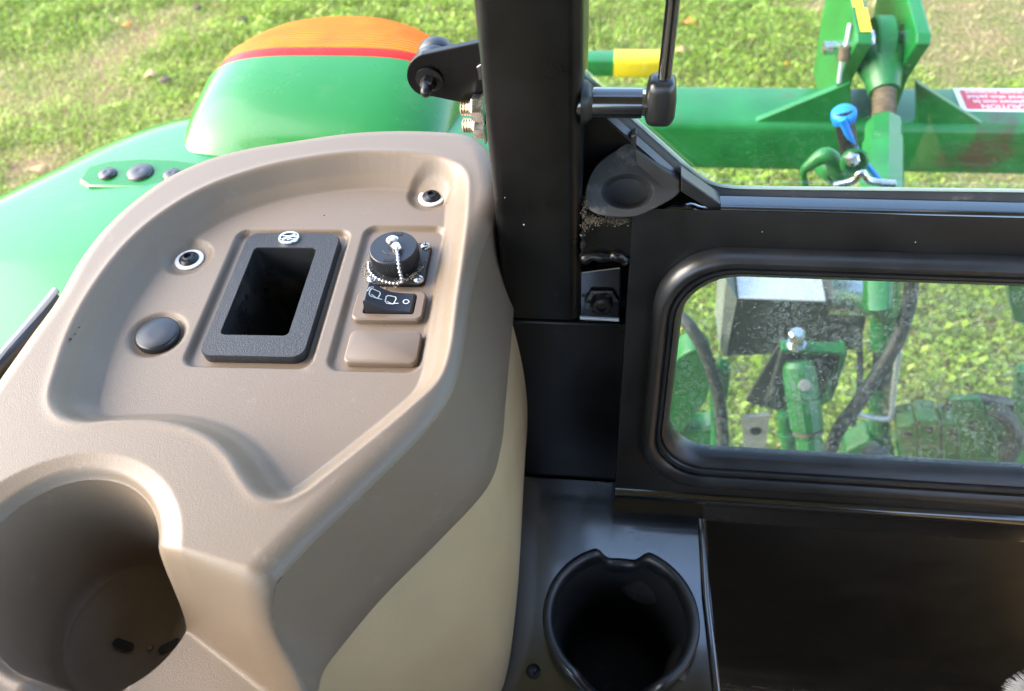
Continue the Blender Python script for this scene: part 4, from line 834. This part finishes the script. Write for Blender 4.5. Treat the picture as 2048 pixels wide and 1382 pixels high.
# ------------------------------------------------------------------ mounted implement: beam, gussets, clevis
YI = 1.35
zt_, zb_ = aty(1700, 252, YI).z, aty(1700, 348, YI).z
yr = atz(1700, 170, H - zt_).y
imp = thing('rear_implement', 'heavy green implement beam with clevis plates hitched behind the tractor', 'implement', (0.7, YI + 0.08, zb_))
xl_, xr_ = aty(985, 260, YI).x, 2.6
b = MB(); b.loft([[(x, (YI + yr) / 2 + a, (zt_ + zb_) / 2 + c) for a, c in rrect(yr - YI, zt_ - zb_, 0.016, 5)] for x in (xl_, 0.3, 1.2, xr_)], True, True, True); b.build('beam', 'green_tool', imp, 50)
# triangular gussets
for tri in ([(1488, 252), (1702, 164), (1702, 252)], [(1833, 252), (1833, 164), (1972, 252)]):
    b = MB(); q = [aty(u, v, YI + 0.012) for u, v in tri]; b.prism(q, (0, 0.014, 0)); b.build('gusset', 'green_tool', imp, 0, 0.002)
# clevis plates (profile in Y-Z, thickness in X)
def clevis(u0, u1, name='clevis_plate'):
    tip = aty(u1, 88, YI - 0.03); x1 = tip.x; x0 = aty(u0, 88, YI - 0.03).x
    zt2 = tip.z
    prof = [(YI + 0.014, zt_ - 0.01), (YI + 0.014, zt_ + 0.09), (YI - 0.03, zt2), (YI - 0.018, zt2 + 0.012), (YI + 0.22, zt2 + 0.04), (YI + 0.26, zt2 - 0.02), (YI + 0.20, zt_ - 0.01)]
    b = MB(); b.prism([(x0, y, z) for y, z in prof], (x1 - x0, 0, 0)); return b.build(name, 'green_tool', imp, 0, 0.003), x0, x1, zt2
c1, a0, a1, ztc = clevis(1712, 1744); c2, b0, b1, _ = clevis(1832, 1862)
# yellow tape on the left plate
b = MB()
def tapez(y): return lin(ztc + 0.012, ztc + 0.04, (y - (YI - 0.018)) / 0.238) + 0.0022
for (ya, yb, xa, xb) in ((YI - 0.016, YI + 0.050, a0 + 0.006, a1 - 0.001), (YI + 0.052, YI + 0.125, a0 + 0.002, a1 - 0.006)):
    b.add([(xa, ya, tapez(ya)), (xb, ya, tapez(ya)), (xb, yb, tapez(yb)), (xa, yb, tapez(yb))], [(0, 1, 2, 3)])
b.build('yellow_tape', 'yellow', imp, 0)
# hitch pin through the plates and its pale lanyard
EC = Vector(((a1 + b0) / 2 + 0.006, YI + 0.055, aty(1790, 100, YI + 0.04).z - 0.005))
b = MB(); b.tube([(a0 - 0.03, EC.y, EC.z), (b1 + 0.012, EC.y, EC.z)], 0.0125, 20); pin = b.build('hitch_pin', 'steel', imp, 40)
ln = catmull([aty(1700, 48, YI + 0.02), aty(1692, 90, YI + 0.0), aty(1684, 120, YI - 0.005), aty(1678, 165, YI - 0.006)], 6); b = MB(); b.tube([Vector(p) for p in ln], 0.004, 8); b.build('pin_lanyard', 'sheet', imp, 60)
b = MB(); b.tube([aty(1691, 92, YI - 0.005), aty(1686, 120, YI - 0.01)], 0.010, 10); b.build('lanyard_knob', 'rust', imp, 60)
# warning sticker on top of the beam, read from behind
sx0, sx1 = atz(1905, 178, H - zt_).x, atz(2078, 178, H - zt_).x; sy1, sy0 = atz(1980, 178, H - zt_).y, atz(1980, 224, H - zt_).y
b = MB(); b.add([(sx0, sy0, zt_ + 0.0010), (sx1, sy0, zt_ + 0.0010), (sx1, sy1, zt_ + 0.0010), (sx0, sy1, zt_ + 0.0010)], [(0, 1, 2, 3)]); dec = b.build('warning_sticker', 'print', imp, 0)
b = MB(); b.add([(sx0 + 0.010, sy0 + 0.007, zt_ + 0.0018), (sx1 - 0.010, sy0 + 0.007, zt_ + 0.0018), (sx1 - 0.010, sy1 - 0.007, zt_ + 0.0018), (sx0 + 0.010, sy1 - 0.007, zt_ + 0.0018)], [(0, 1, 2, 3)]); b.build('sticker_field', 'red', dec, 0)
DG = bpy.context.evaluated_depsgraph_get()
def text_mesh(txt, size, name, m, parent, xf):
    cu = bpy.data.curves.new(name, 'FONT'); cu.body = txt; cu.size = size; cu.align_x = 'CENTER'; cu.align_y = 'CENTER'; cu.resolution_u = 2; cu.offset = size * 0.012
    ob = bpy.data.objects.new(name, cu); SC.collection.objects.link(ob); DG.update(); me = bpy.data.meshes.new_from_object(ob.evaluated_get(bpy.context.evaluated_depsgraph_get()))
    bpy.data.objects.remove(ob); me.transform(xf); return finish(name, me, m, parent, 0)
lx_ = (sx0 + 0.010 + sx1 - 0.010) / 2; ly0 = sy0 + 0.007; lh = (sy1 - sy0 - 0.014) / 4
for k, t_ in enumerate(('CAUTION', 'Implement must be', 'lowered when parked', 'to prevent movement')):
    s_ = lh * (1.25 if k == 0 else 1.1)
    text_mesh(t_, s_, 'sticker_text', 'print', dec, Matrix.Translation((lx_, ly0 + lh * (k + 0.5), zt_ + 0.0024)) @ Matrix.Rotation(math.pi, 4, 'Z') @ Matrix.Diagonal((0.78 if k else 0.95, 1, 1, 1)))

# green arm with yellow end, lying beyond the beam
YA = 1.75
q0, q1, q2 = aty(1000, 127, YA), aty(1228, 127, YA), aty(1343, 128, YA); hh = aty(1228, 106, YA).z - aty(1228, 148, YA).z
arm = thing('marker_arm', 'horizontal green bar with bright yellow end behind the beam', 'bar', q1)
b = MB(); b.loft([[(x, YA + a, q1.z + c) for a, c in rrect(0.05, hh * 0.78, 0.006, 3)] for x in (q0.x, q1.x)], True, True, True); b.build('bar', 'green_tool', arm, 40)
b = MB(); b.loft([[(x, YA + a * s_, q1.z + c * s_) for a, c in rrect(0.056, hh * 0.92, 0.012, 4)] for x, s_ in ((q1.x, 1), (q2.x - 0.01, 1), (q2.x, 0.8))], True, True, True); b.build('yellow_end', 'yellow', arm, 40)

# ------------------------------------------------------------------ top link
tl = thing('top_link', 'green hitch top link with rusty thread between beam and tractor', 'top link', (EC.x, 1.0, EC.z - 0.1))
b = MB(); b.lathe(EC + Vector((-0.017, 0, 0)), (1, 0, 0), [(0.030, 0), (0.052, 0.0), (0.056, 0.004), (0.056, 0.030), (0.052, 0.034), (0.030, 0.034)], 36); b.build('eye', 'green_cast', tl, 40)
b = MB(); b.lathe(EC + Vector((-0.034, 0, 0)), (1, 0, 0), [(0.020, 0), (0.027, 0.006), (0.033, 0.017), (0.033, 0.05), (0.027, 0.062), (0.020, 0.068)], 32); b.build('ball', 'steel', tl, 60)
N1 = aty(1769, 185, YI - 0.035); N2 = aty(1768, 248, YI - 0.09); N3 = aty(1764, 372, YI - 0.25); dirv = (N2 - N1).normalized()
b = MB(); b.tube([EC + (N1 - EC) * 0.25, EC + (N1 - EC) * 0.65, N1], [0.045, 0.032, 0.026], 20); b.build('neck', 'green_cast', tl, 60)
pr = []; Lt = (N2 - N1).length + 0.02; k = 0; hh_ = 0
while hh_ < Lt: pr.append((0.0208 if k % 2 else 0.0172, hh_)); hh_ += 0.0046; k += 1
b = MB(); b.lathe(N1 - dirv * 0.004, dirv, pr, 24); b.build('thread', 'rust', tl, 0)
d3 = (N3 - N2).normalized(); b = MB(); b.lathe(N2, d3, [(0.018, 0), (0.029, 0.002), (0.031, 0.012), (0.031, 0.05), (0.034, 0.06), (0.035, 0.30)], 8); b.build('barrel', 'green_cast', tl, 25)
b = MB(); b.tube([N2 + d3 * 0.29, N2 + d3 * 0.42, Vector((N3.x + 0.01, 0.93, H - 1.0))], [0.024, 0.022, 0.02], 14); b.build('front_rod', 'green_cast', tl, 60)

# ------------------------------------------------------------------ hydraulic coupler with blue cap
YC = 1.0
cpl = thing('hydraulic_coupler', 'steel hydraulic coupler with bright blue dust cap and strap', 'coupler', aty(1690, 330, YC))
c0 = aty(1686, 222, YC); c1_ = aty(1692, 262, YC - 0.01); c2_ = aty(1703, 330, YC - 0.03)
b = MB(); b.tube([c0, c1_, c2_], [0.014, 0.013, 0.012], 16); b.build('coupler_body', 'dark_steel', cpl, 60)
b = MB(); axc = (c0 - c1_).normalized(); b.lathe(c0 - axc * 0.008, axc + Vector((0, -0.55, 0.35)), [(0.0150, -0.008), (0.0170, 0.0), (0.0170, 0.007), (0.0148, 0.010), (0.004, 0.0115)], 24); b.build('dust_cap', 'blue', cpl, 50)
st_ = catmull([aty(1684, 238, YC - 0.018), aty(1700, 275, YC - 0.022), aty(1722, 315, YC - 0.024), aty(1750, 350, YC - 0.03), aty(1775, 385, YC - 0.05)], 6); b = MB()
b.tube([Vector(p) for p in st_], [lin(0.0060, 0.0040, min(1, i / 10)) for i in range(len(st_))], 10); b.build('cap_strap', 'blue', cpl, 60)
b = MB(); b.lathe(aty(1705, 322, YC - 0.04), (0.15, -1, 0.5), [(0.010, -0.01), (0.018, 0), (0.0185, 0.01), (0.015, 0.012), (0.010, 0.004)], 24); b.build('collar', 'green_cast', cpl, 50)
b = MB(); b.lathe(aty(1703, 318, YC - 0.05), (0.15, -1, 0.5), [(0.010, -0.004), (0.010, 0.006), (0.005, 0.009)], 6); b.build('fitting', 'steel', cpl, 30)
hk = thing('lift_hook', 'green cast hook and lever beside the blue capped coupler', 'hook', aty(1650, 340, YC))
pth = catmull([aty(1612, 375, YC), aty(1607, 345, YC), aty(1622, 328, YC), aty(1648, 312, YC), aty(1668, 322, YC), aty(1676, 345, YC), aty(1690, 352, YC)], 5); b = MB()
b.tube([Vector(p) for p in pth], [0.005 + 0.008 * min(1, max(0, (i - 4) / 12)) for i in range(len(pth))], 12); b.build('hook_arm', 'green_cast', hk, 60)
b = MB(); b.lathe(aty(1672, 340, YC + 0.02), (0.3, -1, 0.4), [(0.02, -0.03), (0.022, 0), (0.020, 0.014), (0.008, 0.016)], 20); b.build('hook_boss', 'green_cast', hk, 50)
b = MB(); pth = [aty(1668, 372, YC - 0.06), aty(1705, 362, YC - 0.06), aty(1722, 345, YC - 0.06), aty(1740, 362, YC - 0.06), aty(1790, 368, YC - 0.06)]; b.tube([Vector(p) for p in catmull(pth, 5)], 0.0055, 10); b.build('steel_lever', 'steel', hk, 60)

# ------------------------------------------------------------------ hitch hardware seen through the lower window
def pq(u, v, y): return aty(u, v, y)
# grey sensor box with pale lid
YX = 1.0
bx_ = thing('valve_box', 'dark grey box with pale metal lid behind the lower window', 'box', pq(1590, 720, YX))
tl_, tr_, br_, bl_ = pq(1474, 597, YX), pq(1740, 603, YX), pq(1720, 700, YX), pq(1452, 714, YX)
lid_z = tl_.z
b = MB(); b.prism([tl_, tr_, br_, bl_], (0.0, 0.16, 0)); b.build('box_body', 'box_grey', bx_, 0, 0.004)
b = MB(); ya, yb = YX - 0.004, YX + 0.13; x0_, x1_ = pq(1476, 597, YX).x, pq(1650, 603, YX).x; b.prism([(x0_, ya, lid_z + 0.003), (x1_, ya, lid_z + 0.003), (x1_, yb, lid_z + 0.003), (x0_, yb, lid_z + 0.003)], (0, 0, 0.003)); b.build('lid', 'sheet', bx_, 0, 0.001)
b = MB(); cyl0 = pq(1655, 592, YX + 0.03); b.tube([(cyl0.x, cyl0.y, cyl0.z), (cyl0.x + 0.075, cyl0.y, cyl0.z)], 0.035, 24); b.build('solenoid', 'steel', bx_, 50)
b = MB(); b.prism([pq(1452, 560, YX + 0.004), pq(1474, 597, YX - 0.004), pq(1452, 714, YX - 0.004), pq(1440, 700, YX + 0.004)], (-0.004, 0.10, 0)); b.build('side_flange', mat('grey_flange', (0.15, 0.17, 0.155), 0.6, var=0.2), bx_, 0)
# silver bolt and green U bracket with stacked cylinder
YU = 0.86
ub = thing('hitch_bracket', 'green channel bracket with silver bolt and round spool stack', 'bracket', pq(1625, 880, YU))
x0_, x1_ = pq(1562, 705, YU).x, pq(1692, 705, YU).x; zt2 = pq(1620, 702, YU).z
b = MB(); b.prism([(x0_, YU, zt2), (x1_, YU, zt2), (x1_, YU + 0.022, zt2), (x0_, YU + 0.022, zt2)], (0, 0, -0.008)); b.build('bracket_top', 'green_cast', ub, 0, 0.002)
for (ua, ub_) in ((1562, 1545), (1686, 1700)):
    b = MB(); q = [pq(ua, 706, YU), pq(ub_, 800, YU), pq(ub_ - 10, 860, YU)]; p0 = q[0]; b.prism([(p0.x, YU + 0.0, zt2 - 0.004), (p0.x, YU + 0.03, zt2 - 0.004), (p0.x, YU + 0.05, zt2 - 0.20), (p0.x, YU + 0.03, zt2 - 0.20), (p0.x, YU - 0.012, zt2 - 0.11)], (0.008, 0, 0)); b.build('bracket_side', 'green_cast' if ua > 1600 else 'box_grey', ub, 0, 0.002)
b = MB(); b.prism([(x0_ - 0.004, YU + 0.012, zt2 - 0.009), (x1_ - 0.002, YU + 0.012, zt2 - 0.009), (x1_ - 0.006, YU + 0.012, zt2 - 0.21), (x0_ - 0.03, YU + 0.012, zt2 - 0.16)], (0, 0.006, 0)); b.build('bracket_back', 'box_grey', ub, 0)
bp_ = pq(1590, 698, YU + 0.011); b = MB(); b.lathe((bp_.x, bp_.y, zt2), (-0.15, 0, 1), [(0.016, 0), (0.016, 0.004), (0.012, 0.004), (0.012, 0.014), (0.0085, 0.0145), (0.0085, 0.02), (0.013, 0.0205), (0.013, 0.03), (0.010, 0.033)], 8); b.build('silver_bolt', 'steel', ub, 30)
s0, s1 = pq(1597, 735, YU - 0.01), pq(1622, 905, YU - 0.10); dS = (s1 - s0).normalized(); LS = (s1 - s0).length
b = MB(); b.lathe(s0, dS, [(0.018, -0.012), (0.024, -0.004), (0.0265, 0.01), (0.0265, LS * 0.33), (0.0240, LS * 0.34), (0.0240, LS * 0.36), (0.0265, LS * 0.365), (0.0265, LS * 0.70), (0.022, LS * 0.71), (0.022, LS * 0.80), (0.0205, LS * 0.81), (0.0205, LS * 0.98), (0.010, LS)], 14); b.build('spool_stack', 'green_cast', ub, 25)
b = MB(); b.lathe(s0 + dS * LS * 0.75, dS, [(0.021, -0.003), (0.0245, -0.002), (0.0245, 0.002), (0.021, 0.003)], 20); b.build('spool_ring', 'rust', ub, 40)
lb = pq(1603, 752, YU - 0.04); nS = Vector((0, -0.75, 0.66)); b = MB(); b.lathe(s0 + dS * LS * 0.17 + Vector((0, -0.020, 0.0178)), nS, [(0.0095, -0.003), (0.0095, 0.001), (0.008, 0.0012)], 20); b.build('round_label', 'concrete', ub, 40)
s2 = pq(1628, 890, YU - 0.09); s3 = pq(1640, 990, YU - 0.14); b = MB(); b.tube([s2, s3], [0.011, 0.011], 14); b.build('spool_rod', 'green_cast', ub, 50)
s2 = pq(1572, 850, YU - 0.02); s3 = pq(1590, 980, YU - 0.06); b = MB(); b.lathe(s2, (s3 - s2), [(0.008, -0.03), (0.013, -0.028), (0.013, 0.015), (0.017, 0.016), (0.017, 0.022), (0.012, 0.023), (0.014, 0.12)], 16); b.build('side_rod', 'green_cast', ub, 40)
# grey plate left of it
gp_ = thing('grey_plate', 'pale grey steel plate with a dark hole below the channel bracket', 'plate', pq(1510, 900, 0.95))
b = MB(); b.prism([pq(u, v, 0.95) for u, v in [(1482, 838), (1540, 830), (1528, 925), (1508, 960), (1490, 920)]], (0, 0.01, 0)); b.build('plate', 'concrete', gp_, 0, 0.001)
b = MB(); b.lathe(pq(1512, 862, 0.948), (0, -1, 0.2), [(0.011, -0.002), (0.011, 0.001), (0.002, 0.001)], 18); b.build('plate_hole', 'floor', gp_, 40)
# left lift arm
YL = 0.95
la = thing('lift_casting', 'green cast lift casting at the left edge of the lower window', 'casting', pq(1400, 900, YL))
b = MB(); ol = catmull([(1335, 745), (1362, 712), (1395, 700), (1420, 716), (1424, 755), (1412, 800), (1385, 838), (1362, 866), (1330, 890), (1300, 820)], 5, True); b.prism([pq(u, v, YL) for u, v in ol], (0, 0.05, 0)); b.build('arm_casting', 'green_cast', la, 30, 0.010, 4)
b = MB(); b.prism([pq(u, v, YL + 0.03) for u, v in [(1438, 738), (1462, 742), (1456, 800), (1446, 822), (1420, 805), (1425, 770)]], (0, 0.03, 0)); b.build('arm_lug', 'green_cast', la, 0, 0.004)
b = MB(); ol = [(1320, 868), (1368, 858), (1405, 862), (1448, 850), (1446, 950), (1310, 950)]; b.prism([pq(u, v, YL + 0.02) for u, v in ol], (0, 0.05, 0)); b.build('arm_base', 'green_cast', la, 0, 0.008, 3)
b = MB(); b.tube([pq(1428, 760, YL - 0.01), pq(1432, 860, YL - 0.01), pq(1428, 960, YL - 0.01)], 0.010, 10); b.build('arm_rib', 'green_cast', la, 60)
# pole from box down, chain guard wire
def hose(pts, r, name, label, m='hose', cat='hose', grp=None):
    b = MB(); b.tube([Vector(p) for p in catmull(pts, 8)], r, 14); o = b.build(name, m, None, 60); tag(o, label, cat, grp); return o
hose([pq(1300, 610, 1.0), pq(1350, 628, 0.98), pq(1385, 660, 0.95), pq(1418, 725, 0.92), pq(1438, 800, 0.90), pq(1446, 880, 0.88), pq(1445, 990, 0.86)], 0.0115, 'hydraulic_hose', 'black hose curving down the left side of the lower window', grp='hydraulic hoses')
hose([pq(1825, 500, 0.95), pq(1822, 570, 0.93), pq(1815, 620, 0.91), pq(1790, 690, 0.88), pq(1750, 755, 0.85), pq(1710, 815, 0.82), pq(1672, 870, 0.80), pq(1640, 960, 0.78)], 0.0115, 'hydraulic_hose', 'thick grey black hose sweeping diagonally past the green rod', grp='hydraulic hoses')
hose([pq(1985, 818, 0.86), pq(2018, 840, 0.85), pq(2032, 880, 0.84), pq(2015, 920, 0.83), pq(2000, 980, 0.82)], 0.013, 'hydraulic_hose', 'short grey hose bending beside the green coupler block', grp='hydraulic hoses')
hose([pq(1718, 660, 0.96), pq(1720, 740, 0.93), pq(1716, 800, 0.91), pq(1705, 850, 0.9)], 0.0055, 'control_cable', 'thin dark cable hanging from the grey box', grp='hydraulic hoses', cat='cable')
hose([pq(1798, 700, 0.93), pq(1787, 780, 0.92), pq(1782, 832, 0.91), pq(1770, 838, 0.90), pq(1735, 834, 0.90), pq(1715, 826, 0.90)], 0.0048, 'wire_guard', 'bent pale wire guard below the diagonal hose', 'sheet', 'wire')
# upright green stabiliser rod
sr = thing('stabiliser_rod', 'upright green rod with dark sleeve right of the grey box', 'rod', pq(1765, 900, 0.95))
b = MB(); b.tube([pq(1775, 480, 0.98), pq(1772, 560, 0.97), pq(1768, 690, 0.95)], 0.023, 16); b.build('upper_rod', 'green_cast', sr, 60)
b = MB(); b.tube([pq(1768, 690, 0.95), pq(1762, 770, 0.94)], 0.017, 16); b.build('sleeve', 'box_grey', sr, 60)
b = MB(); b.tube([pq(1762, 768, 0.94), pq(1758, 850, 0.93), pq(1755, 990, 0.91)], 0.019, 16); b.build('lower_rod', 'green_cast', sr, 60)
b = MB(); b.prism([pq(u, v, 0.9) for u, v in [(1690, 905), (1740, 880), (1790, 905), (1800, 985), (1680, 985)]], (0, 0.05, 0)); b.build('rod_foot', 'green_cast', sr, 0, 0.006, 3)
kb = MB(); kb.lathe(pq(1750, 915, 0.84), (-0.2, -0.6, 1), [(0.020, -0.01), (0.026, 0.0), (0.024, 0.008), (0.012, 0.013), (0.001, 0.014)], 28); tag(kb.build('rubber_cap', 'rubber', None, 50), 'dark rounded rubber cap at the lower edge of the lower window', 'cap')
# right hand coupler block
YR = 0.88
cb = thing('coupler_block', 'green coupler block with tilted flat strap at lower right of window', 'coupler', pq(1920, 900, YR))
b = MB(); b.prism([pq(u, v, YR - 0.02) for u, v in [(1898, 800), (1962, 800), (1998, 890), (1996, 980), (1918, 980), (1925, 890)]], (0, 0.012, 0.0)); b.build('strap', 'green_cast', cb, 0, 0.002)
for q in ([(1835, 842), (1880, 842), (1882, 930), (1838, 930)], [(1795, 856), (1834, 846), (1836, 935), (1800, 930)], [(1884, 850), (1925, 850), (1926, 935), (1886, 935)]):
    b = MB(); b.prism([pq(u, v, YR) for u, v in q], (0, 0.05, 0)); b.build('block', 'green_cast', cb, 0, 0.006, 3)
b = MB(); b.prism([pq(u, v, YR) for u, v in [(1978, 838), (2012, 838), (2020, 870), (1992, 876)]], (0, 0.03, 0)); b.build('lug', 'green_cast', cb, 0, 0.003)
b = MB(); b.tube([Vector(p) for p in catmull([pq(1830, 850, YR), pq(1850, 828, YR + 0.03), pq(1890, 815, YR + 0.04), pq(1900, 802, YR + 0.02)], 5)], 0.006, 8); b.build('lever', 'box_grey', cb, 60)
b = MB(); b.prism([pq(u, v, YR + 0.04) for u, v in [(1880, 825), (1960, 800), (2030, 812), (2040, 880), (1990, 950), (1860, 950)]], (0, 0.02, 0)); b.build('backplate', 'box_grey', cb, 0, 0.003)
b = MB(); b.tube([pq(1912, 799, YR - 0.015), pq(1955, 799, YR - 0.015)], 0.005, 10); b.build('strap_pin', 'sheet', cb, 60)
for (u, v) in ((1815, 868), (1857, 858), (1858, 905), (1905, 870), (1945, 850), (1960, 900)):
    b = MB(); b.lathe(pq(u, v, YR - (0.02 if u > 1930 else 0.0)), (0, -1, 0.25), [(0.0075, -0.002), (0.0075, 0.0015), (0.0052, 0.002), (0.0052, 0.007), (0.0040, 0.008)], 6); b.build('bolt', 'dark_steel' if u % 2 else 'green_cast', cb, 25)
rp = thing('side_plate', 'green hitch side plate at the right edge of lower window', 'plate', pq(2060, 900, 1.0))
b = MB(); b.prism([pq(u, v, 1.0) for u, v in [(2015, 555), (2080, 555), (2080, 660), (2030, 645), (2018, 600)]], (0, 0.02, 0)); b.build('upper_plate', 'green_cast', rp, 0, 0.003)
b = MB(); b.prism([pq(u, v, 1.0) for u, v in [(2036, 745), (2090, 740), (2090, 990), (2030, 990), (2020, 860)]], (0, 0.02, 0)); b.build('lower_plate', 'green_cast', rp, 0, 0.003)

# ------------------------------------------------------------------ white fur tuft in the bottom right corner
fu = thing('fur_tuft', 'tuft of white fur over pale pink skin at the bottom right corner', 'fur', atz(2050, 1400, 0.60))
c = atz(2076, 1408, 0.60); b = MB()
rings = []
for j in range(9):
    ph = math.pi * j / 8; rings.append([(c.x + 0.016 * math.sin(ph) * math.cos(q), c.y + 0.013 * math.sin(ph) * math.sin(q), c.z + 0.012 * math.cos(ph)) for q in np.linspace(0, 2 * math.pi, 16, endpoint=False)])
b.loft(rings, True, True, True); b.build('skin', 'skin', fu, 60)
b = MB()
for k in range(420):
    q = rnd.uniform(math.radians(110), math.radians(215)); p0 = c + Vector((0.011 * math.cos(q), 0.009 * math.sin(q), rnd.uniform(-0.004, 0.010))); L_ = rnd.uniform(0.004, 0.013)
    dd = Vector((math.cos(q) + rnd.uniform(-.25, .25), math.sin(q) * 0.5 + 0.25 + rnd.uniform(-.25, .25), rnd.uniform(-0.2, 0.4))).normalized()
    b.tube([p0, p0 + dd * L_ * 0.6, p0 + dd * L_ + Vector((0, 0, -0.002))], [0.00018, 0.00014, 0.00006], 4)
o = b.build('hair', 'fur', fu, 0); o['kind'] = 'stuff'

# crumbs and specks that lie on the console and stick to the pillar
b = MB()
for (u, v, d_, r_) in [(648, 431, DR + FL, 0.0007), (415, 841, DR + FL, 0.0008), (140, 678, DR + 0.001, 0.0011), (150, 668, DR + 0.002, 0.0006), (158, 655, DR + 0.002, 0.0006), (866, 374, DR + FL, 0.0006), (886, 376, DR + FL, 0.0006), (909, 426, DR + FL - 0.004, 0.0006), (768, 650, DR + FL + 0.002, 0.0005), (490, 462, DR + FL, 0.0007)]:
    p = atz(u, v, d_); b.lathe((p.x, p.y, p.z - r_ * 0.4), (0.2, 0.1, 1), [(r_ * 0.6, 0), (r_, r_ * 0.4), (r_ * 0.6, r_ * 0.9), (0.0001, r_ * 1.1)], 7)
o = b.build('crumbs', 'floor', con, 0); o['kind'] = 'stuff'
b = MB()
for (u, v, r_) in [(1048, 449, 0.0007), (1010, 395, 0.0003)]:
    p = aty(u, v, PY0 - 0.0002); b.lathe(p, (0.1, -1, 0.2), [(r_ * 0.7, 0), (r_, 0.0003), (r_ * 0.4, 0.0009)], 6)
p = aty(1734, 493, 0.414)
for k in range(9):
    x = rnd.uniform(0.05, 0.42); t_ = rnd.uniform(gt1 + 0.006, WL - 0.004) if k % 2 else rnd.uniform(0.002, gt0 - 0.004); q = wp(x, t_, 0.0002); r_ = rnd.uniform(0.0002, 0.00045)
    b.lathe(q, WN, [(r_, 0), (r_, 0.0002), (r_ * 0.4, 0.0006)], 5)
o = b.build('dust_specks', 'concrete', cab, 0); o['kind'] = 'stuff'
